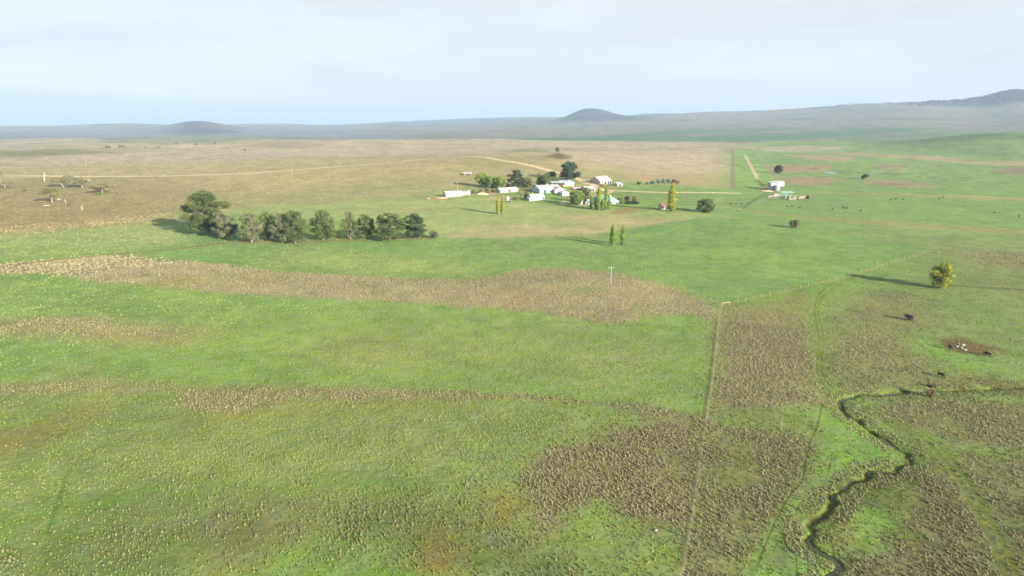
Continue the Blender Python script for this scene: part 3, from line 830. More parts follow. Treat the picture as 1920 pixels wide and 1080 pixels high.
# ------------------------------------------------------------------ ground: one sheet from under the camera to the horizon
def ground_material():
    m = bpy.data.materials.new('grassland'); m.use_nodes = True
    nt = m.node_tree; n, l = nt.nodes, nt.links
    p = n['Principled BSDF']; p.inputs['Roughness'].default_value = 0.95; p.inputs['Specular IOR Level'].default_value = 0.08
    tc = n.new('ShaderNodeTexCoord')
    ac = n.new('ShaderNodeAttribute'); ac.attribute_name = 'cover'
    at_ = n.new('ShaderNodeAttribute'); at_.attribute_name = 'rough_grass'

    def noise(scale, det, ro=0.6):
        q = n.new('ShaderNodeTexNoise'); q.inputs['Scale'].default_value = scale; q.inputs['Detail'].default_value = det
        q.inputs['Roughness'].default_value = ro; l.new(tc.outputs['Object'], q.inputs['Vector']); return q.outputs['Fac']

    def rng(v, a, b, c, d):
        q = n.new('ShaderNodeMapRange'); q.inputs['From Min'].default_value = a; q.inputs['From Max'].default_value = b
        q.inputs['To Min'].default_value = c; q.inputs['To Max'].default_value = d; l.new(v, q.inputs['Value']); return q.outputs['Result']

    def mul(a, b):
        q = n.new('ShaderNodeMath'); q.operation = 'MULTIPLY'; l.new(a, q.inputs[0]); l.new(b, q.inputs[1]); return q.outputs[0]
    fine = noise(1.4, 4, 0.7)
    mid = noise(0.16, 5, 0.65)
    big = noise(0.035, 4, 0.6)
    f = mul(mul(rng(fine, .3, .7, .74, 1.26), rng(mid, .3, .7, .84, 1.16)), rng(big, .3, .7, .90, 1.10))
    mx = n.new('ShaderNodeMix'); mx.data_type = 'RGBA'; mx.blend_type = 'MULTIPLY'; mx.inputs['Factor'].default_value = 1
    l.new(ac.outputs['Color'], mx.inputs['A']); l.new(f, mx.inputs['B'])
    # yellower and greener threads of grass
    hs = n.new('ShaderNodeHueSaturation')
    l.new(rng(noise(0.5, 4, 0.7), .3, .7, .475, .53), hs.inputs['Hue'])
    l.new(rng(noise(0.23, 3), .3, .7, .8, 1.12), hs.inputs['Saturation'])
    l.new(mx.outputs['Result'], hs.inputs['Color'])
    l.new(hs.outputs['Color'], p.inputs['Base Color'])
    vo = n.new('ShaderNodeTexVoronoi'); vo.inputs['Scale'].default_value = 0.62; l.new(tc.outputs['Object'], vo.inputs['Vector'])
    h = n.new('ShaderNodeMath'); h.operation = 'ADD'
    l.new(rng(vo.outputs['Distance'], 0, 1, 1, 0), h.inputs[0]); l.new(fine, h.inputs[1])
    bp = n.new('ShaderNodeBump'); bp.inputs['Distance'].default_value = 0.55
    l.new(rng(at_.outputs['Fac'], 0, 1, .15, .5), bp.inputs['Strength'])
    l.new(h.outputs[0], bp.inputs['Height']); l.new(bp.outputs['Normal'], p.inputs['Normal'])
    return m


def build_ground():
    az_in = np.linspace(R(-52), R(52), 1180)
    az = np.concatenate([np.linspace(R(-180), R(-53.5), 44), az_in, np.linspace(R(53.5), R(180), 44)[:-1]])
    # range rows: even steps of depression near, even ratios far
    rows = [6.0, 14.0, 24.0, 34.0, 44.0, 54.0]
    r = 60.0
    while r < 26000:
        rows.append(r)
        dep = math.atan2(CAM_H, r)
        step = R(0.068) * (r * r + CAM_H ** 2) / CAM_H
        r += min(max(step, 0.10), 0.022 * r)
    rows.append(26000.0)
    rr = np.array(rows)
    NA, NR = len(az), len(rr)
    X = rr[:, None] * np.sin(az)[None]; Y = rr[:, None] * np.cos(az)[None]
    x = X.ravel(); y = Y.ravel()
    z = terrain(x, y)
    col, tus, gcl = surface(x, y)
    verts = np.empty((len(x) + 1, 3)); verts[:-1, 0] = x; verts[:-1, 1] = y; verts[:-1, 2] = z; verts[-1] = (0, 0, 0)
    i = np.arange(NR - 1)[:, None] * NA; j = np.arange(NA)[None]; j2 = (np.arange(NA)[None] + 1) % NA
    f4 = np.stack([i + j, i + NA + j, i + NA + j2, i + j2], -1).reshape(-1, 4)[:, ::-1]
    j = np.arange(NA)
    f3 = np.stack([np.full(NA, len(x)), j, (j + 1) % NA], -1)[:, ::-1]
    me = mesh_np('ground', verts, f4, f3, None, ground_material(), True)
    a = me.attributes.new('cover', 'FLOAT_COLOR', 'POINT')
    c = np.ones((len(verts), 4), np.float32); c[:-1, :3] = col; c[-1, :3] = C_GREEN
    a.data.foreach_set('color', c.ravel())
    a = me.attributes.new('rough_grass', 'FLOAT', 'POINT')
    t = np.zeros(len(verts), np.float32)
    rad = np.hypot(x, y)
    t[:-1] = np.clip(np.maximum(tus, np.maximum(0.35 * gcl, 0.75 * sstep(430, 520, rad) * (col[:, 0] > col[:, 1] * 0.98))), 0, 1)
    a.data.foreach_set('value', t)
    o = link('ground', me)
    tag(o, kind='structure')
    print('ground', NR, NA, 'z', z.min(), z.max())
    return o


build_ground()


# ------------------------------------------------------------------ roads and tracks, water
def strip(name, pix, width, material, lift=0.12, n=10, jitter=0.15):
    sm = smooth_line(pix, n)
    w = unproject([p[0] for p in sm], [p[1] for p in sm])[:, :2]
    # resample evenly and smooth
    seg = np.hypot(*np.diff(w, axis=0).T); s = np.concatenate([[0], np.cumsum(seg)])
    m = max(8, int(s[-1] / 3.0)); t = np.linspace(0, s[-1], m)
    P = np.stack([np.interp(t, s, w[:, 0]), np.interp(t, s, w[:, 1])], 1)
    for _ in range(10):
        P[1:-1] = 0.5 * P[1:-1] + 0.25 * (P[:-2] + P[2:])
    d = np.gradient(P, axis=0); d /= np.linalg.norm(d, axis=1)[:, None] + 1e-9
    nrm = np.stack([-d[:, 1], d[:, 0]], 1)
    K = 5
    vs = []
    for k in range(K):
        q = (k / (K - 1) - 0.5) * width * (1 + jitter * 2 * fbm(t / 9.0 + 13 * k, t * 0, 3))
        xy = P + nrm * q[:, None]
        z = terrain(xy[:, 0], xy[:, 1]) + lift * (0.35 + 0.65 * math.sin(math.pi * k / (K - 1)))
        vs.append(np.column_stack([xy, z]))
    V = np.stack(vs, 1).reshape(-1, 3)
    i = np.arange(m - 1)[:, None] * K; j = np.arange(K - 1)[None]
    F = np.stack([i + j, i + j + 1, i + K + j + 1, i + K + j], -1).reshape(-1, 4)
    o = link(name, mesh_np(name, V, F, None, None, material, True))
    tag(o, kind='structure'); return o


def dirt(name, col):
    return mat(name, col, 0.95, var=0.22, scale=0.25, spec=0.1)


D_PALE = dirt('pale_gravel', A(246, 226, 178)); D_ROSE = dirt('rosy_gravel', A(232, 204, 164)); D_OLD = dirt('worn_grass_track', A(206, 196, 128))
strip('dirt_road', [(-120, 331), (0, 330), (90, 330), (180, 331), (330, 329.5), (450, 325.5), (550, 319), (650, 311), (720, 306), (800, 298.5)], 12.0, D_PALE)
strip('dirt_road', [(862, 293), (900, 294), (940, 300.5), (985, 308), (1020, 317), (1045, 324), (1068, 331), (1085, 336.5), (1104, 343), (1116, 349), (1122, 354), (1136, 358)], 7.5, D_PALE)
strip('dirt_road', [(1128, 357), (1150, 357), (1165, 358), (1200, 359.5), (1250, 361.2), (1320, 361), (1388, 362.5)], 5.5, D_PALE)
strip('dirt_road', [(1085, 339), (1095, 343), (1105, 346), (1114, 349)], 4.5, D_ROSE)
strip('dirt_road', [(1150, 357), (1142, 362), (1128, 366), (1108, 369)], 4.5, D_ROSE)
strip('dirt_road', [(1064, 376), (1052, 379), (1051, 382), (1060, 385), (1080, 385.5), (1102, 383.5)], 3.4, D_ROSE)
strip('dirt_road', [(1343, 386), (1362, 388.5), (1385, 392), (1404, 394.5)], 3.0, D_OLD)
strip('dirt_road', [(1396, 290), (1403, 303), (1411, 318), (1420, 335)], 5.0, dirt('bare_strip', A(222, 206, 166)))

WATER = bpy.data.materials.new('water'); WATER.use_nodes = True
_p = WATER.node_tree.nodes['Principled BSDF']
_p.inputs['Base Color'].default_value = (0.03, 0.035, 0.02, 1); _p.inputs['Roughness'].default_value = 0.08
_n = WATER.node_tree.nodes.new('ShaderNodeTexNoise'); _n.inputs['Scale'].default_value = 0.8
_b = WATER.node_tree.nodes.new('ShaderNodeBump'); _b.inputs['Strength'].default_value = 0.08
WATER.node_tree.links.new(_n.outputs['Fac'], _b.inputs['Height']); WATER.node_tree.links.new(_b.outputs['Normal'], _p.inputs['Normal'])


def build_creek():
    P = np.array(CREEK); seg = np.hypot(*np.diff(P, axis=0).T); s = np.concatenate([[0], np.cumsum(seg)])
    m = int(s[-1] / 1.0); t = np.linspace(0, s[-1], m)
    Q = np.stack([np.interp(t, s, P[:, 0]), np.interp(t, s, P[:, 1])], 1)
    d = np.gradient(Q, axis=0); d /= np.linalg.norm(d, axis=1)[:, None]
    nr = np.stack([-d[:, 1], d[:, 0]], 1)
    z = terrain(Q[:, 0], Q[:, 1])
    zs = np.convolve(np.pad(z, 8, mode='edge'), np.ones(17) / 17, 'valid') + 0.10
    w = np.clip(-0.05 + 1.4 * fbm(t / 6, t * 0, 2), 0.005, 0.4)
    V = []
    for k in (-1, 0, 1):
        xy = Q + nr * (k * w)[:, None]; V.append(np.column_stack([xy, zs]))
    V = np.stack(V, 1).reshape(-1, 3)
    i = np.arange(m - 1)[:, None] * 3; j = np.arange(2)[None]
    F = np.stack([i + j, i + j + 1, i + 4 + j, i + 3 + j], -1).reshape(-1, 4)
    tag(link('creek_water', mesh_np('creek_water', V, F, None, None, WATER, True)), kind='structure')


build_creek()


def build_pond():
    c = at(1557, 325.2); k = mpp(c)
    vs = [(c.x, c.y, 0)]; N = 28
    for i in range(N):
        t = 2 * math.pi * i / N
        q = 1 + 0.25 * math.sin(2 * t + 1) + 0.12 * math.sin(5 * t)
        vs.append((c.x + 10 * k * math.cos(t) * q, c.y + 15 * math.sin(t) * q, 0))
    vs = np.array(vs); vs[:, 2] = terrain(vs[:, 0], vs[:, 1]).max() + 0.15
    F = [(0, 1 + i, 1 + (i + 1) % N) for i in range(N)]
    tag(link('pond_water', mesh_np('pond_water', vs, None, F, None, WATER, False)), kind='structure')


build_pond()

# ------------------------------------------------------------------ tussocks: uncountable ground cover
def tuft_mesh(name, P, rad, hgt, colr, seg, rng, blades=0):
    n = len(P)
    ang = np.arange(seg) * 2 * math.pi / seg
    rings = [(1.0, -0.15), (0.90, 0.42), (0.48, 0.85)] if seg > 5 else [(1.0, -0.15), (0.72, 0.6)]
    star = np.where(np.arange(seg) % 2 == 0, 1.22, 0.72) if seg > 6 else 1.0
    V = []
    yaw = rng.random((n, 1)) * 6.28
    lean = rng.normal(0, 0.18, (n, 2)) + np.array([-0.10, 0.06])
    kr = 0.60 if blades else 1.0
    for rr, zz in rings:
        q = kr * rr * star * rng.uniform(0.7, 1.25, (n, seg))
        h = (0.8 if blades else 1) * zz * rng.uniform(0.75, 1.2, (n, seg)) if zz > 0 else np.full((n, seg), zz)
        x = np.cos(ang + yaw) * q * rad[:, None] + lean[:, :1] * h * hgt[:, None] + P[:, :1]
        y = np.sin(ang + yaw) * q * rad[:, None] + lean[:, 1:] * h * hgt[:, None] + P[:, 1:2]
        V.append(np.stack([x, y, P[:, 2:3] + h * hgt[:, None]], -1))
    top = np.stack([P[:, 0] + lean[:, 0] * hgt, P[:, 1] + lean[:, 1] * hgt, P[:, 2] + hgt * rng.uniform(0.85, 1.15, n)], -1)[:, None]
    V = np.concatenate(V + [top], 1)                       # n, k, 3
    k = V.shape[1]; nr = len(rings)
    j = np.arange(seg); j2 = (j + 1) % seg
    t4 = np.concatenate([np.stack([i * seg + j, i * seg + j2, (i + 1) * seg + j2, (i + 1) * seg + j], -1) for i in range(nr - 1)])
    t3 = np.stack([(nr - 1) * seg + j, (nr - 1) * seg + j2, np.full(seg, k - 1)], -1)
    base = (np.arange(n) * k)[:, None, None]
    F4 = (t4[None] + base).reshape(-1, 4); F3 = (t3[None] + base).reshape(-1, 3)
    v4 = rng.uniform(0.88, 1.12, (n, len(t4), 1)); v3 = rng.uniform(0.9, 1.15, (n, len(t3), 1))
    c = np.concatenate([(colr[:, None] * v4).reshape(-1, 3), (colr[:, None] * v3).reshape(-1, 3)])
    V = V.reshape(-1, 3)
    if blades:
        a = rng.random((n, blades)) * 6.283; tilt = rng.random((n, blades))
        out = rad[:, None] * (0.45 + 0.85 * tilt) * rng.uniform(.7, 1.2, (n, blades)); up = hgt[:, None] * (1.35 - 0.95 * tilt) * rng.uniform(.7, 1.2, (n, blades))
        ca, sa = np.cos(a), np.sin(a); w = rad[:, None] * rng.uniform(.10, .20, (n, blades))
        b0 = rad[:, None] * .22
        cx, cy, cz = P[:, :1], P[:, 1:2], P[:, 2:3]
        p0 = np.stack([cx + ca * b0 - sa * w, cy + sa * b0 + ca * w, cz + up * .15], -1)
        p1 = np.stack([cx + ca * b0 + sa * w, cy + sa * b0 - ca * w, cz + up * .15], -1)
        p2 = np.stack([cx + ca * out + lean[:, :1] * up, cy + sa * out + lean[:, 1:] * up, cz + up], -1)
        B = np.stack([p0, p1, p2], 2).reshape(-1, 3)
        F3 = np.concatenate([F3, np.arange(len(B)).reshape(-1, 3) + len(V)])
        V = np.concatenate([V, B])
        cb = (colr[:, None] * rng.uniform(.8, 1.25, (n, blades, 1))).reshape(-1, 3)
        c = np.concatenate([c, cb])
    return mesh_np(name, V, F4, F3, np.clip(c, 0.01, 0.8), M['grassblade'], False)


def build_tussocks():
    rng = np.random.default_rng(5)
    for r0, r1, s, seg in ((60, 130, 0.50, 5), (130, 210, 0.62, 5), (210, 320, 0.85, 5), (320, 520, 1.5, 5), (520, 1150, 2.5, 5)):
        xs = np.arange(-r1, r1, s); ys = np.arange(r0 * 0.6, r1, s)
        gx, gy = np.meshgrid(xs, ys); gx = gx.ravel(); gy = gy.ravel()
        gx = gx + rng.uniform(-.5, .5, gx.shape) * s; gy = gy + rng.uniform(-.5, .5, gy.shape) * s
        r = np.hypot(gx, gy); k = (r >= r0) & (r < r1) & (np.abs(np.arctan2(gx, gy)) < R(49))
        x, y, r = gx[k], gy[k], r[k]
        col, tus, gcl = surface(x, y)
        cl = fbm(x / 6.5, y / 6.5, 3, 0.6)                 # they grow in drifts
        cl2 = fbm(x / 4.0 + 40, y / 4.0, 3, 0.6)
        u = rng.random(len(x))
        p1 = np.clip(tus * (1.0 + 1.5 * cl) + np.where(tus < 0.5, 1.0 * (tus > 0.02) * tus * (cl > 0.12), 0), 0, 1)
        p2 = np.clip(gcl * (0.45 + 2.0 * cl2), 0, 0.9)
        if r1 > 1000: p1 = p1 * sstep(0.15, 0.3, tus) * 0.38; p2 = p2 * 0.3
        straw = u < p1
        green = (~straw) & (u < p1 + (1 - p1) * p2)
        for nm, sel, base in (('straw_tussocks', straw, 0), ('pasture_clumps', green, 1)):
            n = int(sel.sum())
            if n == 0: continue
            P = np.stack([x[sel], y[sel], terrain(x[sel], y[sel])], -1)
            big = 1.0 if r1 < 400 else 1.3 if r1 < 600 else 1.3
            if base == 0:
                rad = (0.30 + 0.22 * s) * big * (0.42 + 0.6 * rng.random(n) ** 1.5) * (0.8 + 0.5 * np.clip(cl[sel] + .3, 0, 1)); hgt = (0.16 + 0.30 * rng.random(n) ** 1.7) * big
                mixw = rng.random((n, 1))
                cc = A(212, 200, 166) * mixw + A(178, 168, 134) * (1 - mixw)
                sc = np.where(tus[sel] < .45, .42, .74)[:, None]; cc = cc * np.array([.97, 1.0, .95]) * sc + col[sel] * (1.03 - sc)
                rad = rad * np.where(tus[sel] < .45, .85, 1.0)
                g = (rng.random((n, 1)) < 0.14); cc = np.where(g, A(174, 168, 106), cc)
                if r1 > 1000: cc = cc * .25 + col[sel] * .72
                cc = cc * rng.uniform(0.8, 1.2, (n, 1))
            else:
                rad = (0.26 + .18 * s) * big * rng.uniform(0.35, 0.85, n); hgt = rng.uniform(0.12, 0.30, n)
                mixw = rng.random((n, 1)) ** 1.3
                mixw = mixw * .6; cc = col[sel] * 1.06 * (1 - mixw) + A(184, 190, 118) * mixw
                cc = cc * rng.uniform(0.85, 1.2, (n, 1))
            o = link(nm, tuft_mesh(nm, P, rad, hgt, cc, seg, rng, {60: 22, 130: 14, 210: 8}.get(r0, 0) if base == 0 else {60: 10, 130: 6}.get(r0, 0)))
            tag(o, kind='stuff')
            print(nm, r0, n)


build_tussocks()


# ------------------------------------------------------------------ trees and shrubs
def crown_mesh(name, blobs, leaf, dens, cols, rng, material, flat=0.0, edge=0.25):
    """leaf sprays through blobs (x,y,z,rx,ry,rz,tone); cols = two leaf colours; each spray a bent pair of faces"""
    V = []; F = []; C = []
    nv = 0
    c1, c2 = np.array(cols[0]), np.array(cols[1])
    for b in blobs:
        c = np.array(b[:3]); rad = np.array(b[3:6]); tone = b[6] if len(b) > 6 else rng.random()
        p = 1.6
        area = 4 * math.pi * (((rad[0] * rad[1]) ** p + (rad[0] * rad[2]) ** p + (rad[1] * rad[2]) ** p) / 3) ** (1 / p)
        n = max(6, int(area * dens / (leaf * leaf)))
        d = rng.normal(size=(n, 3)); d /= np.linalg.norm(d, axis=1)[:, None]
        q = 1 - edge * rng.random(n) ** 0.7 * 2 + rng.normal(0, 0.07, n)
        pos = c + d * rad * q[:, None]
        nrm = d / rad * rad.mean() + rng.normal(0, 0.55, (n, 3))
        nrm[:, 2] += flat
        nrm /= np.linalg.norm(nrm, axis=1)[:, None]
        t = np.cross(nrm, rng.normal(size=(n, 3))); t /= np.linalg.norm(t, axis=1)[:, None] + 1e-9
        bt = np.cross(nrm, t)
        s = leaf * rng.uniform(0.55, 1.25, (n, 1))
        a0 = pos - t * s; a1 = pos + bt * s * 0.55 + nrm * s * rng.uniform(-.3, .3, (n, 1)); a2 = pos + t * s * rng.uniform(.6, 1.1, (n, 1)); a3 = pos - bt * s * 0.55 + nrm * s * rng.uniform(-.3, .3, (n, 1))
        V.append(np.stack([a0, a1, a2, a3], 1).reshape(-1, 3))
        F.append(np.arange(n * 4).reshape(-1, 4) + nv); nv += n * 4
        w = np.clip(tone + rng.normal(0, 0.22, (n, 1)), 0, 1)
        C.append((c1 * (1 - w) + c2 * w) * rng.uniform(0.75, 1.25, (n, 1)))
    return mesh_np(name, np.concatenate(V), np.concatenate(F), None, np.concatenate(C), material)


def curve(a, b, sag, rng, n=4):
    a = Vector(a); b = Vector(b); out = []
    side = Vector((rng.normal(), rng.normal(), 0)) * (b - a).length * 0.08
    for i in range(n + 1):
        t = i / n
        out.append(a.lerp(b, t) + side * math.sin(math.pi * t) + Vector((0, 0, sag * math.sin(math.pi * t))))
    return out


LEAFC = {
    'pine': ((0.057, 0.089, 0.031), (0.144, 0.169, 0.057)),
    'pine_grey': ((0.092, 0.115, 0.055), (0.190, 0.190, 0.103)),
    'dark': ((0.036, 0.061, 0.031), (0.086, 0.122, 0.051)),
    'green': ((0.079, 0.151, 0.031), (0.223, 0.294, 0.064)),
    'mid': ((0.086, 0.129, 0.043), (0.187, 0.216, 0.071)),
    'poplar': ((0.115, 0.190, 0.034), (0.270, 0.328, 0.063)),
    'poplar_yellow': ((0.172, 0.224, 0.037), (0.414, 0.402, 0.063)),
    'poplar_green': ((0.092, 0.178, 0.034), (0.207, 0.305, 0.063)),
    'yellow': ((0.149, 0.207, 0.034), (0.380, 0.374, 0.063)),
    'olive': ((0.108, 0.122, 0.051), (0.216, 0.201, 0.086)),
    'gum': ((0.144, 0.151, 0.079), (0.273, 0.252, 0.122)),
    'blue': ((0.079, 0.151, 0.108), (0.216, 0.316, 0.237)),
    'purple': ((0.108, 0.064, 0.064), (0.216, 0.122, 0.115)),
    'brown': ((0.159, 0.122, 0.071), (0.287, 0.216, 0.122)),
    'bronze': ((0.201, 0.122, 0.057), (0.345, 0.230, 0.101)),
}


def plant(name, label, cat, group, px, py, top, wpx, kind, leaf=None, bark='bark', lean=0.0, seed=None, dens=None, base_h=None, flatten=1.0):
    """a tree or shrub standing where the photo shows it: foot (px,py), top row, width in photo pixels"""
    p = at(px, py); k = mpp(p)
    h = height_to(p, top); w = wpx * k / 2
    rng = np.random.default_rng(int(px * 7 + py * 13) if seed is None else seed)
    o = empty(name, p - Vector((0, 0, 0.1)), 0, label, cat, group)
    T = MB(); blobs = []
    lf = leaf or 'mid'; lm = M['leaf']; ls = max(0.30, min(0.62, 0.62 * k)); dn = 0.55; edge = 0.25; flat = 0.0
    tr = max(0.10, 0.028 * h)
    if kind == 'pine':
        lm = M['needle']; dn = 0.60; flat = 0.35; edge = 0.30
        tilt = Vector((lean * h, 0, 0))
        stem = [Vector((0, 0, -0.6)), Vector((0, 0, 0.25 * h)) + tilt * 0.2, Vector((rng.normal() * .03 * h, 0, 0.6 * h)) + tilt * 0.6, Vector((0, 0, 0.9 * h)) + tilt]
        T.tube(stem, [tr * 1.25, tr, tr * .65, tr * .25], 7)
        nl = 36
        for i in range(nl):
            t = 0.13 + 0.84 * (i + rng.random()) / nl
            az = i * 2.4 + rng.normal() * 0.5
            prof = (0.74 + 0.45 * math.sin(min(1, t * 1.15) * math.pi * 0.62)) * (1 - 0.62 * max(0, (t - 0.62) / 0.38) ** 1.6)
            reach = w * prof * rng.uniform(0.30, 0.90)
            zz = h * t
            c = Vector((math.cos(az) * reach, math.sin(az) * reach, zz * 0.96)) + tilt * t
            s0 = Vector((0, 0, max(0.08 * h, zz - h * rng.uniform(0.10, 0.28)))) + tilt * max(0.05, t - 0.18)
            T.tube(curve(s0, c, -0.02 * h, rng), [tr * .42, tr * .30, tr * .22, tr * .14, tr * .06], 5)
            # twigs under the pad
            for q in range(2):
                e = c + Vector((rng.normal() * .20 * w, rng.normal() * .20 * w, rng.normal() * .03 * h))
                T.tube([s0.lerp(c, 0.55), e], [tr * .16, tr * .05], 4)
            pr = w * rng.uniform(0.28, 0.46) * (0.72 if t > .72 else 1)
            blobs.append((c.x, c.y, c.z, pr, pr * rng.uniform(.8, 1.2), h * rng.uniform(0.065, 0.125) * flatten, rng.random() * 0.9 * (0.55 + 0.5 * t)))
        blobs.append((tilt.x, 0, h * 0.94, w * .42, w * .42, h * .06, .7))
        for i in range(9):                            # inner mass of the crown
            t = .16 + .07 * i + (.1 if i > 4 else 0); a = i * 2.4
            blobs.append((math.cos(a) * w * .22 + tilt.x * t, math.sin(a) * w * .22, h * t, w * rng.uniform(.36, .5), w * rng.uniform(.36, .5), h * .085, rng.random() * .6))
    elif kind == 'umbrella':
        lm = M['needle']; dn = 0.6; flat = 0.35
        T.tube([(0, 0, -.5), (lean * h * .4, 0, .45 * h), (lean * h, 0, .86 * h)], [tr * 1.1, tr * .9, tr * .4], 6)
        for i in range(9):
            az = i * 2.4; re = w * rng.uniform(.25, .8); c = Vector((math.cos(az) * re + lean * h, math.sin(az) * re, h * rng.uniform(.80, .95)))
            T.tube(curve((lean * h * .6, 0, h * .6), c, 0, rng), [tr * .4, tr * .3, tr * .2, tr * .15, tr * .05], 4)
            blobs.append((c.x, c.y, c.z, w * .38, w * .38, h * .05, rng.random()))
        for i in range(5):
            az = i * 2.1 + 1; c = Vector((math.cos(az) * w * .5 + lean * h * .5, math.sin(az) * w * .5, h * rng.uniform(.40, .66)))
            T.tube([(lean * h * .4, 0, c.z * .9), c], [tr * .3, tr * .08], 4)
            blobs.append((c.x, c.y, c.z, w * .3, w * .3, h * .045, rng.random() * .6))
    elif kind == 'poplar':
        dn = 0.75; edge = 0.22
        T.tube([(0, 0, -.5), (0, 0, h * .4), (0, 0, h * .95)], [tr * 1.0, tr * .6, tr * .12], 6)
        n = 22
        for i in range(n):
            t = 0.06 + 0.90 * i / (n - 1)
            pr = w * (0.92 * math.sin(math.pi * min(1, (0.16 + t * 0.62))) ** 0.7) * (1 - 0.86 * max(0, (t - .55) / .45) ** 1.5)
            off = w * 0.30 * (1 - t * .6)
            a = i * 2.4
            c = (math.cos(a) * off, math.sin(a) * off, h * (0.03 + 0.93 * t))
            T.tube([(0, 0, c[2] - h * .10), c], [tr * .22, tr * .06], 4)
            q_ = rng.uniform(.55, 1.2); blobs.append((*c, pr * q_, pr * q_, h * rng.uniform(.05, .10), rng.random()))
    elif kind == 'round':
        dn = 0.62; edge = 0.28
        b0 = (0.10 if base_h is None else base_h) * h
        T.tube([(0, 0, -.5), (rng.normal() * .03 * w, 0, .3 * h), (0, 0, .7 * h)], [tr * 1.2, tr, tr * .35], 7)
        n = 20
        for i in range(n):
            t = (i + .5) / n; zz = b0 + (h - b0) * t
            az = i * 2.4 + rng.normal() * .3
            prof = math.sqrt(max(0.05, 1 - (2 * t - 0.92) ** 2 * .92))
            pr = min(w, h * .6) * rng.uniform(.26, .42)
            re = max(0, w * prof - pr * .7) * rng.uniform(.75, 1.05)
            c = Vector((math.cos(az) * re, math.sin(az) * re, min(zz, h - pr * .6)))
            T.tube(curve((0, 0, min(.55 * h, zz * .5)), c, 0, rng, 3), [tr * .4, tr * .28, tr * .18, tr * .06], 5)
            blobs.append((c.x, c.y, c.z, pr, pr, pr * rng.uniform(.65, .9), rng.random()))
        for i in range(9):
            pr = w * rng.uniform(.38, .5); a = i * 2.4; zc = b0 + (h - b0) * (.14 + .70 * i / 8)
            blobs.append((math.cos(a) * w * .25, math.sin(a) * w * .25, zc, pr, pr, min(pr, h * .2), rng.random()))
    elif kind == 'gum':
        lm = M['leaf']; dn = 0.75; edge = .35; flat = .1; w *= 1.2
        ln = lean * h
        T.tube([(0, 0, -.5), (ln * .35, 0, .28 * h), (ln * .9, .05 * w, .55 * h)], [tr * 1.35, tr * 1.0, tr * .6], 7)
        for i in range(8):
            az = i * 2.4 + rng.normal() * .3; re = w * rng.uniform(.35, .85)
            c = Vector((math.cos(az) * re + ln * .6, math.sin(az) * re, h * rng.uniform(.48, .92)))
            s0 = Vector((ln * (.35 + .06 * i), 0, h * (.28 + .03 * i)))
            T.tube(curve(s0, c, .06 * h, rng), [tr * .8, tr * .6, tr * .45, tr * .3, tr * .12], 5)
            blobs.append((c.x, c.y, c.z, w * .46, w * .46, h * rng.uniform(.16, .27), rng.random()))
    elif kind == 'dead':
        ln = lean * h
        T.tube([(0, 0, -.5), (ln * .4, 0, .4 * h), (ln, 0, h * .96)], [tr * 2.2, tr * 1.5, tr * .5], 7)
        for i in range(5):
            az = i * 2.2 + rng.normal() * .4; re = w * rng.uniform(.4, .95); z0 = h * rng.uniform(.25, .6)
            T.tube(curve((ln * z0 / h, 0, z0), (math.cos(az) * re + ln * .7, math.sin(az) * re, z0 + h * rng.uniform(.15, .38)), 0.03 * h, rng), [tr * .9, tr * .65, tr * .5, tr * .35, tr * .12], 5)
    elif kind == 'bare':
        dn = .16; edge = .5
        T.tube([(0, 0, -.4), (0, 0, .4 * h), (lean * h, 0, .8 * h)], [tr, tr * .8, tr * .3], 6)
        for i in range(16):
            az = i * 2.4; t = rng.uniform(.3, 1); re = w * rng.uniform(.4, .95)
            c = Vector((math.cos(az) * re, math.sin(az) * re, h * (.35 + .6 * t)))
            T.tube(curve((0, 0, h * .35 * t + .1 * h), c, 0, rng, 3), [tr * .4, tr * .28, tr * .18, tr * .07], 4)
            if i % 2 == 0: blobs.append((c.x, c.y, c.z, w * .3, w * .3, h * .1, rng.random()))
    elif kind == 'shrub':
        dn = 0.6; edge = .3; ls *= .85
        n = 11
        for i in range(n):
            az = i * 2.4; re = w * rng.uniform(0, .62) if i else 0
            pr = w * rng.uniform(.34, .5); zr = h * rng.uniform(.24, .36)
            c = Vector((math.cos(az) * re, math.sin(az) * re, min(h - zr, h * rng.uniform(.22, .72))))
            T.tube([(0, 0, -.2), (c.x * .5, c.y * .5, c.z * .6), tuple(c)], [tr * .8, tr * .5, tr * .15], 5)
            blobs.append((c.x, c.y, c.z, pr, pr, zr, rng.random()))
    if dens: dn *= dens
    T.obj('branches' if kind == 'shrub' else 'trunk', M[bark], o, smooth=True)
    if blobs:
        me = crown_mesh('crown', blobs, ls, dn, LEAFC[lf], rng, lm, flat, edge)
        link('crown', me, o)
    return o


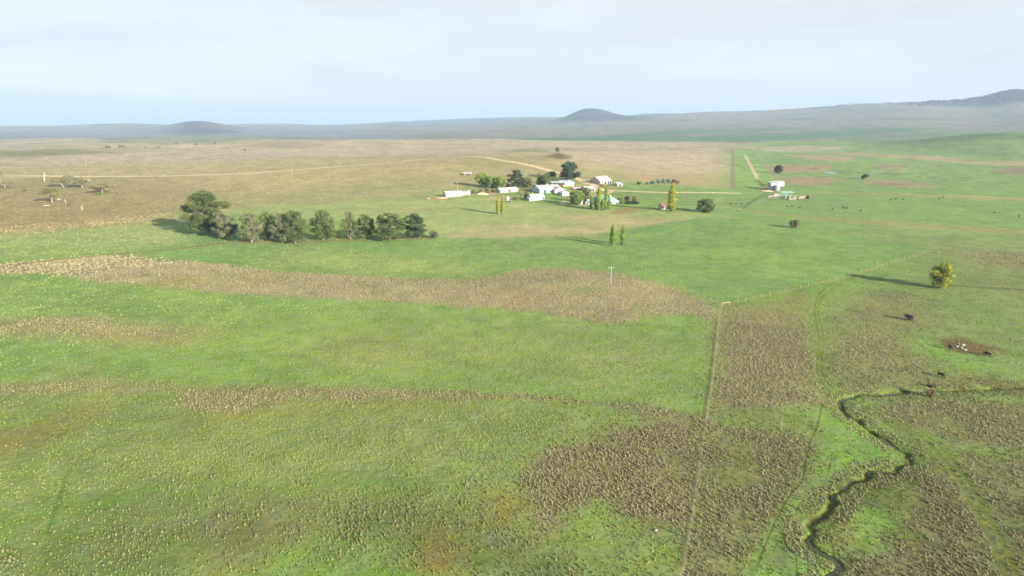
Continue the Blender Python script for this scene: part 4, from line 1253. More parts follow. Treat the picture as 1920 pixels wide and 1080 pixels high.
def build_plants():
    G = 'old pines in the windbreak row'
    P = plant
    P('pine_tree', 'huge domed dark green pine, tallest and leftmost of the windbreak row', 'tree', G, 390, 438, 357, 74, 'pine', 'pine')
    P('pine_tree', 'scraggly grey-brown pine slumped against the foot of the huge domed pine', 'tree', G, 428, 447, 397, 44, 'pine', 'pine_grey', 'greybark', lean=-.18)
    P('pine_tree', 'pale half-dead pine with bare grey limbs, next right after the slumped pine', 'tree', G, 472, 454, 399, 42, 'pine', 'pine_grey', 'greybark', dens=.8)
    P('pine_tree', 'thin see-through pine with tufted top between the pale half-dead pine and a dense clump', 'tree', G, 503, 450, 397, 34, 'pine', 'pine', 'greybark', dens=.55)
    P('pine_tree', 'grey-limbed left pine of the dense pair in the middle of the windbreak', 'tree', G, 529, 455, 398, 38, 'pine', 'pine_grey', 'greybark', dens=.85)
    P('pine_tree', 'full olive green right pine of the dense pair in mid windbreak', 'tree', G, 554, 456, 394, 46, 'pine', 'pine')
    P('pine_tree', 'lone upright dark green pine with clear gaps on both sides in the windbreak', 'tree', G, 606, 450, 393, 43, 'pine', 'pine')
    P('pine_tree', 'slim pine with bare grey stem and small tufted top in the windbreak', 'tree', G, 657, 449, 396, 27, 'pine', 'pine_grey', 'bark', dens=.6)
    P('pine_tree', 'short bushy pine just right of the slim tufted pine', 'tree', G, 684, 448, 401, 36, 'pine', 'pine')
    P('pine_tree', 'broad rounded pine on a pale trunk, second from the right end of the windbreak', 'tree', G, 731, 450, 399, 57, 'pine', 'pine')
    P('pine_tree', 'dark dense pine with a ragged outline, the right-hand tall one of the windbreak', 'tree', G, 778, 447, 400, 46, 'pine', 'dark')
    P('grey_bush', 'low grey leafless-looking bush beyond the right end of the windbreak', 'bush', None, 814, 446, 429, 33, 'shrub', 'pine_grey', 'greybark')
    # trees round the farmyard
    G = 'leafy trees behind the long white cottages'
    P('broadleaf_tree', 'yellow-green tree on a bare pale trunk, left of the clump behind the white cottages', 'tree', G, 903, 350, 324, 27, 'round', 'poplar', 'greybark', base_h=.22)
    P('broadleaf_tree', 'full dark green tree in the middle of the clump behind the white cottages', 'tree', G, 918, 352, 330, 28, 'round', 'green')
    P('broadleaf_tree', 'rounded green tree at the right of the clump behind the white cottages', 'tree', G, 937, 353, 331, 26, 'round', 'green')
    P('broadleaf_tree', 'dull purple-brown tree low behind the clump, left of the flat-topped yard pine', 'tree', G, 951, 352, 340, 14, 'shrub', 'purple')
    P('pine_tree', 'dark flat-topped pine standing behind the pinkish-roofed hut', 'tree', None, 968, 352, 318, 30, 'pine', 'dark', 'greybark')
    P('broadleaf_tree', 'golden-olive tree leaning against the right side of the flat-topped yard pine', 'tree', G, 988, 351, 333, 24, 'round', 'olive')
    G = 'green trees between the woolshed and the gravel road'
    P('slender_tree', 'narrow pointed green tree at the left of the group behind the big woolshed', 'tree', G, 1011, 350, 322, 12, 'poplar', 'poplar_green')
    P('broadleaf_tree', 'rounded green tree beside the narrow pointed one behind the big woolshed', 'tree', G, 1022, 351, 327, 24, 'round', 'mid')
    P('broadleaf_tree', 'low dark green tree beside the machinery shed roof', 'tree', G, 1038, 346, 331, 22, 'round', 'mid')
    P('small_pine', 'small brownish pine with a flat crown at the edge of the gravel road', 'tree', None, 1034, 334, 321, 22, 'pine', 'pine_grey', 'greybark')
    P('pine_tree', 'tall dark spreading pine beside the bend of the gravel road above the machinery shed', 'tree', None, 1067, 338, 303, 40, 'pine', 'dark', 'greybark')
    P('broadleaf_tree', 'bright green rounded tree shading the small garage near the homestead', 'tree', None, 1080, 384, 357, 32, 'round', 'green')
    P('broadleaf_tree', 'darker green tree behind the bright rounded tree near the homestead', 'tree', None, 1098, 380, 351, 20, 'round', 'mid')
    G = 'poplars in front of the green-roofed homestead'
    P('poplar_tree', 'short dark green poplar standing apart at the left of the homestead poplars', 'tree', G, 1108, 391, 363, 8.5, 'poplar', 'poplar_green')
    P('poplar_tree', 'tallest homestead poplar, yellow topped', 'tree', G, 1122, 394, 344, 11, 'poplar', 'poplar_yellow')
    P('poplar_tree', 'short dark poplar tucked at the left foot of the yellow-topped homestead poplar', 'tree', G, 1117, 393, 368, 7, 'poplar', 'poplar_green')
    P('poplar_tree', 'half-height green poplar between the two tall homestead poplars', 'tree', G, 1129, 394, 371, 9, 'poplar', 'poplar_green')
    P('poplar_tree', 'tall green poplar at the right of the homestead poplars', 'tree', G, 1135, 393, 347, 9, 'poplar', 'poplar')
    P('poplar_tree', 'half-height poplar at the right-hand end of the homestead poplars', 'tree', G, 1141, 392, 372, 6.5, 'poplar', 'poplar')
    P('poplar_tree', 'left of two yellow poplars standing close together before the pinkish-roofed hut', 'tree', None, 934, 402, 361, 8.5, 'poplar', 'poplar_yellow', 'greybark')
    P('poplar_tree', 'right of two yellow poplars standing close together before the pinkish-roofed hut', 'tree', None, 942, 402, 363, 8.5, 'poplar', 'poplar_yellow', 'greybark')
    P('poplar_tree', 'big yellow-green poplar beside the little red-roofed hut', 'tree', None, 1258, 396, 340, 19, 'poplar', 'poplar_yellow')
    G = 'slim poplars at the paddock fence'
    P('poplar_tree', 'taller left-hand poplar of the slim pair at the paddock fence', 'tree', G, 1148, 461, 417, 13.5, 'poplar', 'poplar', 'greybark')
    P('poplar_tree', 'shorter darker right-hand poplar of the slim pair at the paddock fence', 'tree', G, 1167, 459, 420, 12, 'poplar', 'poplar', 'greybark')
    P('willow_tree', 'broad round green tree beside the worn track to the cattle yards', 'tree', None, 1323, 398, 372, 40, 'round', 'mid', base_h=.03)
    P('small_tree', 'small dark bush-like tree on bare ground in the open green paddock', 'tree', None, 1489, 427, 412, 21, 'round', 'olive', base_h=.15)
    P('yellow_tree', 'bright yellow-green tree standing alone on rough pasture at the right', 'tree', None, 1762, 540, 493, 44, 'round', 'yellow', base_h=.08)
    P('brown_bush', 'small brown bush on a stem in tussocks below the yellow-green tree', 'bush', None, 1631, 589, 576, 14, 'bare', 'bronze', dens=3.0)
    P('purple_bush', 'small purple-leaved bush in tussocks below the yellow-green tree', 'bush', None, 1703, 600, 587, 19, 'shrub', 'purple')
    P('brown_bush', 'dull brown bush beside the creek bend below the rock heap', 'bush', None, 1744, 744, 727, 25, 'shrub', 'brown', dens=.6)
    P('dark_tree', 'dark rounded tree behind the two white sheds at the airstrip', 'tree', None, 1459, 325, 309.5, 18, 'round', 'dark', base_h=.1)
    P('dark_bush', 'dense dark green bush alone on the flats right of the pond', 'bush', None, 1620, 336, 325, 18, 'shrub', 'dark')
    P('small_tree', 'small bronze tree at the right end of the cattle yards', 'tree', None, 1514, 376, 366, 10, 'round', 'bronze', base_h=.35)
    # shrub belt to the right of the barn
    G = 'shrubs in the belt right of the barn'
    for (x, y, t, w, lf, lb) in ((1198, 346.5, 339, 11, 'green', 'dark green shrub at the left end of the shrub belt right of the barn'),
                                 (1214, 346, 340, 10, 'blue', 'low blue-green shrub beside the dark green end shrub of the belt'),
                                 (1224, 345, 338, 12, 'blue', 'low blue-green shrub left of the tall one in the belt right of the barn'),
                                 (1234, 344, 334, 11, 'blue', 'tall dark blue-green shrub in the middle of the belt right of the barn'),
                                 (1243, 343.5, 334, 12, 'blue', 'silvery blue-green shrub, tallest of the belt right of the barn'),
                                 (1253, 343.5, 335, 11, 'blue', 'rounded blue-green shrub beside the brown end of the belt'),
                                 (1262, 344, 335, 12, 'purple', 'brown-purple shrub behind the tip of the big poplar'),
                                 (1270, 344.5, 337, 11, 'brown', 'brown shrub at the right end of the belt right of the barn')):
        P('belt_shrub', lb, 'shrub', G, x, y, t, w, 'shrub', lf)
    # garden plants
    P('garden_shrub', 'dark purple shrub in the garden right of the homestead', 'shrub', None, 1176, 376, 366, 13, 'shrub', 'purple')
    P('garden_shrub', 'brownish rounded shrub behind the clipped dark hedge', 'shrub', None, 1190, 377.5, 367, 12, 'round', 'brown')
    P('garden_shrub', 'olive shrub between the homestead and the purple shrub', 'shrub', None, 1162, 377, 369, 12, 'shrub', 'olive')
    P('garden_shrub', 'small dark shrub at the right corner of the homestead verandah', 'shrub', None, 1163, 382, 376, 6, 'shrub', 'dark')
    P('garden_shrub', 'small green shrub beside the clipped dark hedge', 'shrub', None, 1174, 380, 374, 8, 'shrub', 'mid')
    P('bare_shrub', 'brown leafless shrub in front of the barn', 'shrub', None, 1129, 352, 343, 12, 'shrub', 'brown', dens=.6)
    P('bare_shrub', 'small brown shrub on the road bank above the silver-roofed shed', 'shrub', None, 1103, 350, 346, 9, 'shrub', 'olive')
    G = 'brown shrubs between the white cottages'
    for (x, w, t, lb) in ((889, 13, 353, 'left'), (902, 12, 352, 'middle'), (914, 14, 350, 'third'), (926, 12, 352, 'right')):
        P('brown_shrub', {'left': 'brown leafless shrub beside the chimney end of the small annex', 'middle': 'reddish brown shrub behind the pale gravel heap',
                          'third': 'tall grey-brown shrub below the clump of green trees', 'right': 'olive-brown shrub beside the end of the pinkish-roofed hut'}[lb],
          'shrub', G, x, 362.5, t, w, 'shrub', 'brown' if lb != 'right' else 'olive', 'greybark', dens=.7)
    P('garden_tree', 'loose brownish tree left of the silver-roofed cottage', 'tree', None, 976, 372, 356, 15, 'bare', 'brown', 'greybark', dens=3)
    P('garden_shrub', 'green shrub beside the shaded end of the silver-roofed cottage', 'shrub', None, 987, 373, 360, 12, 'round', 'mid')
    P('garden_shrub', 'low olive shrub between the water tank and the silver-roofed cottage', 'shrub', None, 966, 375, 368, 16, 'shrub', 'olive')
    # hilltop pair
    P('hilltop_tree', 'small dark leafy tree on the scrubby knoll', 'tree', None, 1045, 287.5, 275.5, 9, 'round', 'mid', base_h=.3)
    P('bare_tree', 'thin leafless tree beside the leafy one on the scrubby knoll', 'tree', None, 1051, 287.5, 275.5, 10, 'bare', 'brown', 'greybark', lean=.08)
    # old gums on the left slope
    G = 'old gums scattered on the dry slope'
    P('gum_tree', 'gum with dark crown at the left edge of the photo beside the road', 'tree', G, 1, 345, 313, 18, 'gum', 'gum', 'whitebark')
    P('gum_tree', 'low gum with a pale fallen trunk at the left edge of the slope', 'tree', G, 9, 353, 338, 20, 'gum', 'gum', 'whitebark', lean=.2)
    P('gum_tree', 'gum with a white trunk leaning left below the road', 'tree', G, 120, 351, 333, 24, 'gum', 'gum', 'whitebark', lean=-.5)
    P('gum_tree', 'thin gum standing behind the left-leaning one', 'tree', G, 131, 346, 329, 18, 'gum', 'gum', 'greybark')
    P('gum_tree', 'big forked white-trunked gum in the middle of the slope group', 'tree', G, 155, 352, 330, 26, 'gum', 'gum', 'whitebark', lean=-.25)
    P('gum_tree', 'wide low gum at the right of the slope group', 'tree', G, 192, 362, 343, 36, 'gum', 'gum', 'whitebark', lean=.1)
    P('gum_tree', 'gum casting a dark shadow at the lower left of the slope group', 'tree', G, 98, 380, 355, 30, 'gum', 'olive', 'whitebark')
    G = 'dead white trunks on the dry slope'
    P('dead_tree', 'tall bleached dead trunk beside the road', 'tree', G, 83, 341, 322, 9, 'dead', None, 'whitebark', lean=.2)
    P('dead_tree', 'short bleached stump right of the shadow-casting gum', 'tree', G, 123, 381, 372, 7, 'dead', None, 'whitebark')
    P('dead_tree', 'bleached stump lowest on the dry slope', 'tree', G, 154, 395, 383, 8, 'dead', None, 'whitebark', lean=.08)
    G = 'low bushes on the dry slope'
    P('low_bush', 'green bush at the foot of the wide low gum', 'bush', G, 185, 366, 359, 13, 'shrub', 'mid')
    P('low_bush', 'dark low bush right of the short bleached stump', 'bush', G, 131, 385, 380, 11, 'shrub', 'olive')
    P('low_bush', 'dark low bush at the left of the dry slope below the road', 'bush', G, 45, 358, 353, 10, 'shrub', 'olive')
    # trees far out on the plain
    G = 'lone trees far out on the plain'
    P('plain_tree', 'left of the two dark trees close together on the far plain', 'tree', G, 203, 279.5, 273, 10, 'gum', 'olive', 'greybark')
    P('plain_tree', 'right of the two dark trees close together on the far plain', 'tree', G, 228, 278.5, 272, 10, 'gum', 'olive', 'greybark', lean=.2)
    P('plain_tree', 'tiny tree beside the low green rise at the far left', 'tree', G, 46, 293, 288, 5, 'round', 'olive')
    for (x, y, t, w, lb) in ((274, 278, 275, 5, 'small tree right of the pair of dark trees on the far plain'), (298, 277.5, 274.5, 5, 'second small tree right of the pair of dark trees on the far plain'),
                             (368, 272, 268, 5, 'left tree in a thin line before the far green field'), (404, 271, 266, 5, 'right tree in a thin line before the far green field'),
                             (330, 270.5, 268, 7, 'low tree clump before the far green field'), (459, 283, 280, 5, 'tiny bush alone on the pale plain below the far dark rise')):
        P('plain_tree', lb, 'tree', G, x, y, t, w, 'round', 'olive')
    G = 'small trees along the far right ridge'
    # woodland on the right hand summit
    rng = np.random.default_rng(3)
    blobs = []
    for i in range(620):
        px = rng.uniform(1700, 1990) if i < 260 else rng.normal(1890, 30)
        pcx = px; rr = rng.uniform(5700, 6400)
        c = math.atan((pcx - 960) / 1185); x, y = rr * math.sin(c), rr * math.cos(c)
        z = float(terrain(np.array([x]), np.array([y]))[0])
        s = rng.uniform(4, 10)
        blobs.append((x, y, z + s * .45, s, s, s * .7, rng.random()))
    for i in range(60):
        px = rng.uniform(1560, 1710); rr = rng.uniform(6200, 6500)
        c = math.atan((px - 960) / 1185); x, y = rr * math.sin(c), rr * math.cos(c)
        z = float(terrain(np.array([x]), np.array([y]))[0]); s = rng.uniform(4, 9)
        blobs.append((x, y, z + s * .4, s, s, s * .7, rng.random()))
    o = link('summit_woodland', crown_mesh('summit_woodland', blobs, 3.0, .6, LEAFC['dark'], rng, M['leaf']))
    tag(o, kind='stuff')


build_plants()

# ------------------------------------------------------------------ farm buildings
def shed(name, label, px, py, wpx, yaw, D, hwpx, rise, wall, roof, kind='gable', openings=(), chimneys=(), oh=0.35, group=None, cat='building', gable_front=False):
    """px,py: middle of the front wall's foot. yaw in degrees, + turns the right end away. openings: (x from -1..1, z0, w, h, type)"""
    p = at(px, py); k = mpp(p); a = R(yaw)
    L = wpx * k / max(0.3, math.cos(a)); hw = hwpx * k
    o = empty(name, p, a, label, cat, group)
    if gable_front:                                   # ridge runs away from the viewer
        w = MB(); W2 = L / 2
        poly = [(-W2, -.8), (W2, -.8), (W2, hw), (0, hw + rise), (-W2, hw)]
        vs = [(x, 0, z) for x, z in poly] + [(x, D, z) for x, z in poly]
        n = 5; w.add(vs, [tuple(range(n)), tuple(reversed(range(n, 2 * n)))] + [(i, n + i, n + (i + 1) % n, (i + 1) % n) for i in range(n)])
        wo = w.obj('wall', wall, o)
        s = rise / W2; t = .14; e = .03
        pr = [(-W2 - oh, hw - oh * s + e), (0, hw + rise + e), (W2 + oh, hw - oh * s + e), (W2 + oh, hw - oh * s + e + t), (0, hw + rise + e + t), (-W2 - oh, hw - oh * s + e + t)]
        vs = [(x, -oh, z) for x, z in pr] + [(x, D + oh, z) for x, z in pr]
        n = 6; r_ = MB(); r_.add(vs, [tuple(range(n)), tuple(reversed(range(n, 2 * n)))] + [(i, n + i, n + (i + 1) % n, (i + 1) % n) for i in range(n)])
        ro = r_.obj('roof', roof, o)
    else:
        if kind == 'gable':
            poly = [(0, -.8), (D, -.8), (D, hw), (D / 2, hw + rise), (0, hw)]
            s = rise / (D / 2); t = .14; e = .03
            pr = [(-oh, hw - oh * s + e), (D / 2, hw + rise + e), (D + oh, hw - oh * s + e), (D + oh, hw - oh * s + e + t), (D / 2, hw + rise + e + t), (-oh, hw - oh * s + e + t)]
        elif kind == 'skillion':
            poly = [(0, -.8), (D, -.8), (D, hw + rise), (0, hw)]
            s = rise / D; t = .14; e = .03
            pr = [(-oh, hw - oh * s + e), (D + oh, hw + rise + oh * s + e), (D + oh, hw + rise + oh * s + e + t), (-oh, hw - oh * s + e + t)]
        elif kind == 'hip':
            poly = [(0, -.8), (D, -.8), (D, hw), (0, hw)]
        w = MB().prism(poly, -L / 2, L / 2); wo = w.obj('wall', wall, o)
        if kind == 'hip':
            x1, y0, y1 = L / 2 + oh, -oh, D + oh; q = min(D / 2, L / 2 * .9)
            rx = max(.2, L / 2 - q)
            vs = [(-x1, y0, hw), (x1, y0, hw), (x1, y1, hw), (-x1, y1, hw), (-x1, y0, hw + .14), (x1, y0, hw + .14), (x1, y1, hw + .14), (-x1, y1, hw + .14), (-rx, D / 2, hw + rise), (rx, D / 2, hw + rise)]
            vs = [(x, y, z + .03) for x, y, z in vs]
            ro = MB().add(vs, [(3, 2, 1, 0), (0, 1, 5, 4), (1, 2, 6, 5), (2, 3, 7, 6), (3, 0, 4, 7), (4, 5, 9, 8), (5, 6, 9), (6, 7, 8, 9), (7, 4, 8)]).obj('roof', roof, o)
        else:
            ro = MB().prism(pr, -L / 2 - oh, L / 2 + oh).obj('roof', roof, o)
    for (fx, z0, w_, h_, ty) in openings:
        x = fx * L / 2
        if ty == 'window':
            f = MB().box(x - w_ / 2, x + w_ / 2, -.06, .02, z0, z0 + h_).obj('window', M['glass'], o)
            MB().box(x - w_ / 2 - .08, x + w_ / 2 + .08, -.12, .0, z0 - .14, z0 - .02).obj('sill', M['cream'], f)
        elif ty == 'door':
            d = MB().box(x - w_ / 2, x + w_ / 2, -.06, .02, z0, z0 + h_).obj('door', M['brown'], o)
            MB().box(x + w_ * .3, x + w_ * .42, -.12, -.06, z0 + 1.0, z0 + 1.08).obj('handle', M['steel'], d)
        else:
            MB().box(x - w_ / 2, x + w_ / 2, -.05, .02, z0, z0 + h_).obj('doorway', M['dark'], o)  # solid dark panel on the wall; its colour stands in for interior shade
    for (fx, fy, h_) in chimneys:
        x = fx * L / 2; y = fy * D
        MB().box(x - .45, x + .45, y - .4, y + .4, hw * .6, hw + h_ - .25).box(x - .55, x + .55, y - .5, y + .5, hw + h_ - .25, hw + h_).obj('chimney', M['cream'], ro)
    return o, L, hw, k


def build_farm():
    B = shed
    W, D_ = 'window', 'door'
    B('long_cottage', 'long white gabled cottage with narrow doors at the left end of the farm', 852, 368.5, 30, 27, 7, 6.2, 1.6, M['white'], M['r_white'], 'gable',
      [(-.62, .9, 1.0, 1.5, W), (-.18, .1, 1.1, 2.2, D_), (.12, 1.1, 1.0, 1.2, W), (.40, .9, .9, 1.5, W), (.80, .1, 1.1, 2.2, D_)])
    B('small_annex', 'small pale blue-grey flat-roofed annex with a chimney beside the long white cottage', 874.8, 365.6, 13, 12, 5, 5.2, .5, M['bluegrey'], M['r_silver'], 'skillion',
      [(-.5, 1.0, .9, 1.0, W), (.05, .1, 1.0, 2.1, D_), (.6, 1.0, .9, 1.0, W)], [(.75, .6, 1.7)])
    B('pinkish_hut', 'long low hut with a pinkish iron roof and a dark square doorway', 955, 360.6, 34, 30, 9, 5.2, 1.5, M['cream'], M['r_pink'], 'gable',
      [(-.62, 1.0, 1.0, .9, W), (.05, .2, 2.0, 2.2, 'shade_panel'), (.5, 1.0, 1.4, 1.0, W), (.8, 1.0, 1.4, 1.0, W)])
    o, L, hw, k = B('woolshed', 'big white-roofed woolshed with a blue-grey shaded end and a cross gable', 1033, 361.5, 42, 22, 20, 6.4, 3.2, M['bluegrey'], M['r_white'], 'gable',
                    [(-.55, .2, 2.6, 2.6, 'shade_panel'), (-.15, 1.1, 1.6, 1.1, W), (.1, 1.1, 1.6, 1.1, W)], [(.05, .5, 4.4)])
    # the cross gable facing the viewer at its right end
    x0 = L * .30; W2 = 5.2; h2 = hw * .92
    poly = [(-W2, -.8), (W2, -.8), (W2, h2), (0, h2 + 2.4), (-W2, h2)]
    vs = [(x0 + x, -5.0, z) for x, z in poly] + [(x0 + x, .02, z) for x, z in poly]
    MB().add(vs, [tuple(range(5)), tuple(reversed(range(5, 10)))] + [(i, 5 + i, 5 + (i + 1) % 5, (i + 1) % 5) for i in range(5)]).obj('wall', M['white'], o)
    s = 2.4 / W2; pr = [(-W2 - .3, h2 - .3 * s + .03), (0, h2 + 2.43), (W2 + .3, h2 - .3 * s + .03), (W2 + .3, h2 - .3 * s + .17), (0, h2 + 2.57), (-W2 - .3, h2 - .3 * s + .17)]
    vs = [(x0 + x, -5.3, z) for x, z in pr] + [(x0 + x, 7.0, z) for x, z in pr]
    MB().add(vs, [tuple(range(6)), tuple(reversed(range(6, 12)))] + [(i, 6 + i, 6 + (i + 1) % 6, (i + 1) % 6) for i in range(6)]).obj('roof', M['r_white'], o)
    MB().box(x0 - .7, x0 + .7, -5.06, -4.98, .3, 2.3).obj('window', M['glass'], o)
    MB().box(x0 + 2.2, x0 + 3.2, -5.06, -4.98, .1, 2.2).obj('door', M['brown'], o)
    # machinery shed: open bay on the left, closed on the right
    p = at(1056, 349.2); k = mpp(p); L = 42 * k / math.cos(R(15)); hw = 6.6 * k; D = 12
    o = empty('machinery_shed', p, R(15), 'long skillion machinery shed with blue-grey roof, one dark open bay and a white wall', 'shed')
    MB().box(-L / 2, L / 2, D - .15, D, -.8, hw + 1.2).box(-L / 2, -L / 2 + .15, 0, D - .153, -.8, hw).box(L / 2 - .15, L / 2, 0, D - .153, -.8, hw).box(L * .06, L / 2 - .153, 0, .15, -.8, hw).obj('wall', M['white'], o)
    MB().prism([(-.5, hw - .02), (D + .3, hw + 1.25), (D + .3, hw + 1.4), (-.5, hw + .13)], -L / 2 - .3, L / 2 + .3).obj('roof', M['r_blue'], o)
    for i in range(3):
        MB().tube([(-L / 2 + .4 + i * L * .19, .1, -.8), (-L / 2 + .4 + i * L * .19, .1, hw - .05)], .12, 6).obj('post', M['post'], o)
    vehicle('red_tractor', 'red tractor parked in the mouth of the machinery shed', 'tractor', p + Matrix.Rotation(R(15), 3, 'Z') @ Vector((-L * .20, -1.0, 0)), R(-70), 'redpaint')
    vehicle('yellow_loader', 'yellow loader parked in front of the dark open bay of the machinery shed', 'loader', p + Matrix.Rotation(R(15), 3, 'Z') @ Vector((-L * .09, -2.2, 0)), R(-60), 'yellow')
    B('silver_cottage', 'white cottage with a silver roof, two chimneys and a row of windows', 1009, 375.2, 25, 32, 7, 5.8, 2.0, M['white'], M['r_silver'], 'gable',
      [(-.78, .1, 1.1, 2.1, D_), (-.45, 1.0, 1.0, 1.3, W), (.0, 1.0, 1.1, 1.3, W), (.42, 1.0, 1.1, 1.3, W), (.85, .2, 1.3, 2.4, 'shade_panel')], [(-.55, .5, 3.2), (.93, .45, 4.0)])
    B('porch_room', 'small flat-roofed white porch room against the left end of the silver-roofed cottage', 996.5, 377, 7.5, 32, 4, 5.2, .4, M['white'], M['r_silver'], 'skillion', [(0, 1.0, 1.2, 1.2, W)])
    B('hipped_cottage', 'small white cube-like building with a pale hipped roof right of the woolshed', 1061, 367, 14, 25, 9, 5.6, 1.4, M['white'], M['r_silver'], 'hip', [(-.4, .9, 1.1, 1.2, W), (.4, .9, 1.1, 1.2, W)])
    p = at(1058.5, 361.5); o = empty('green_tank', p, 0, 'round green tank behind the white cube-like building', 'tank')
    MB().lathe([(2.0, -.3), (2.0, 2.6), (1.9, 2.7)], 18).obj('body', M['greentank'], o); MB().lathe([(1.92, 2.705), (.25, 3.4), (.22, 3.5)], 18).obj('lid', M['greentank'], o)
    p = at(1022.5, 362); o = empty('green_tank', p, 0, 'green tank at the shaded left end of the woolshed', 'tank')
    MB().lathe([(1.6, -.3), (1.6, 2.2), (1.5, 2.3)], 18).obj('body', M['greentank'], o); MB().lathe([(1.52, 2.305), (.22, 2.9), (.2, 3.0)], 18).obj('lid', M['greentank'], o)
    B('silver_shed', 'grey-white gabled shed with a dark doorway behind the homestead poplars', 1107, 359, 19, 15, 11, 4.6, 2.2, M['cream'], M['r_white'], 'gable', [(0, .1, 2.6, 2.4, 'shade_panel'), (.6, .2, 2.0, 2.2, 'shade_panel')])
    B('low_shed', 'very low pale-roofed lean-to left of the grey-white shed', 1083, 356, 15, 10, 6, 2.4, .8, M['brown'], M['r_pink'], 'skillion', [(-.4, .1, 2.5, .9, 'shade_panel')])
    B('barn', 'tall pinkish iron barn with a rust-patched white roof and open front', 1136, 345.6, 24, 38, 15, 6.2, 4.2, M['pink'], M['r_rusty'], 'gable',
      [(-.1, .1, 2.6, 2.6, 'shade_panel'), (.42, .1, 2.4, 2.8, 'shade_panel'), (.8, .1, 2.4, 2.8, 'shade_panel')])
    B('grey_hut', 'small weathered grey hut with a dark doorway to the right of the barn', 1162.5, 349.2, 11, 18, 6, 4.2, 1.0, M['grey'], M['r_silver'], 'skillion', [(0, .1, 2.0, 1.8, 'shade_panel')])
    # homestead: green-roofed house and its right wing
    o, L, hw, k = B('homestead', 'large homestead with a green roof half hidden behind the tall poplars', 1132, 382, 32, 20, 13, 6.0, 4.0, M['white'], M['r_green'], 'hip',
                    [(-.7, .9, 1.2, 1.5, W), (-.3, .9, 1.2, 1.5, W), (.2, .9, 1.2, 1.5, W)], [(.5, .5, 5.0)])
    o, L, hw, k = B('homestead_wing', 'faded green-roofed wing of the homestead with a white verandah and pale chimney', 1153, 382.0, 17, 28, 12, 3.8, 3.6, M['white'], M['r_palegreen'], 'hip',
                    [(-.6, .6, 1.1, 1.6, W), (-.1, .6, 1.1, 1.6, W), (.4, .1, 1.1, 2.0, D_)], [(-.2, .5, 4.8)])
    MB().prism([(-2.2, hw - .5), (-.36, hw - .1), (-.36, hw), (-2.2, hw - .4)], -L / 2, L / 2).obj('verandah_roof', M['r_palegreen'], o)
    MB().box(-L / 2, L / 2, -2.3, -.01, -.8, .05).obj('verandah_floor', M['cream'], o)
    for i in range(5):
        MB().tube([(-L / 2 + .15 + i * (L - .3) / 4, -2.1, .05), (-L / 2 + .15 + i * (L - .3) / 4, -2.1, hw - .48)], .09, 6).obj('verandah_post', M['white'], o)
    B('garden_shed', 'white shed showing its end wall left of the short dark poplar', 1101, 383.4, 7, -18, 9, 4.8, 1.6, M['white'], M['r_white'], gable_front=True, openings=[(0, .1, 1.1, 2.0, D_)])
    B('outhouse', 'tiny white outhouse between two trees behind the small garage', 1094, 380.4, 4.2, 5, 3.2, 4.8, .5, M['white'], M['r_silver'], 'skillion', [(0, .1, .9, 1.9, D_)])
    B('garage', 'small white garage with a dark open end, under the bright green tree', 1080, 383.8, 6.5, -42, 8, 4.4, 1.7, M['white'], M['r_rusty'], gable_front=True, openings=[(0, .02, 2.6, 2.3, 'shade_panel')])
    B('red_roofed_hut', 'tiny grey hut with a rusty red roof beside the big yellow-green poplar', 1243.5, 393, 8.5, 12, 4.5, 4.6, 2.8, M['stone'], M['r_red'], 'gable', [(0, .1, .9, 1.8, D_)])
    B('hillside_hut', 'low brown hut with a pale sagging roof alone on the hillside', 877, 328.3, 13, 8, 7, 2.6, 1.1, M['brown'], M['r_grey'], 'skillion', [(0.1, .1, 4.0, 1.3, 'shade_panel')], oh=.9)
    B('airstrip_shed', 'tall white shed at the airstrip, seen on its shaded side behind the silo', 1452, 356.4, 14, -3, 10, 12.6, .8, M['white'], M['r_white'], 'skillion', [])
    B('airstrip_shed', 'long white shed at the airstrip standing behind the silo and the tall shed', 1461, 349.2, 19, 4, 9, 6.5, 1.4, M['white'], M['r_silver'], 'gable', [])
    p = at(1456.6, 357.0); k = mpp(p); o = empty('grain_silo', p, 0, 'round shiny white silo with a domed top in front of the airstrip sheds', 'silo')
    rr = 4.4 * k; hh = 10.4 * k
    MB().lathe([(rr, -.5), (rr, hh * .84), (rr * .98, hh * .86)], 24).obj('body', M['white'], o, smooth=False)
    MB().lathe([(rr * 1.0, hh * .862), (rr * .85, hh * .93), (rr * .3, hh * .99), (rr * .1, hh)], 24).obj('dome', M['steel'], o)
    # cattle yards
    p = at(1472, 370); k = mpp(p); o = empty('yard_shelter', at(1473, 367.5), R(-6), 'cattle yard shelter with a dark teal front and pale roof edge', 'shelter')
    L = 17 * k
    for x in (-L / 2 + .2, 0, L / 2 - .2):
        for y in (.1, 5.0):
            MB().tube([(x, y, -.4), (x, y, 3.0)], .1, 6).obj('post', M['post'], o)
    MB().prism([(-.4, 2.9), (5.6, 3.6), (5.6, 3.74), (-.4, 3.04)], -L / 2, L * .9).obj('roof', M['r_palegreen'], o)
    MB().box(-L / 2, L * .30, -.05, .05, .5, 2.86).obj('screen', M['greentank'], o)
    B('yard_shed', 'small grey shed at the left end of the cattle yards', 1457, 367.8, 11, 5, 5, 4.2, -.8, M['grey'], M['r_grey'], 'skillion', [(.4, .1, 2.4, 1.5, 'shade_panel')])
    o = empty('cattle_yard', p, 0, 'pinkish timber-railed cattle yards below the teal shelter', 'cattle yard')
    rail = MB(); plan = [[(1440, 372), (1452, 373), (1470, 374.5), (1480, 375.5), (1496, 374.5), (1510, 371)], [(1440, 372), (1446, 369.5), (1460, 369)], [(1472, 374.5), (1474, 369.5)], [(1480, 375.3), (1482, 369)],
                         [(1460, 369), (1474, 369.5), (1490, 370), (1510, 371)], [(1490, 374.8), (1492, 370)]]
    pts = []
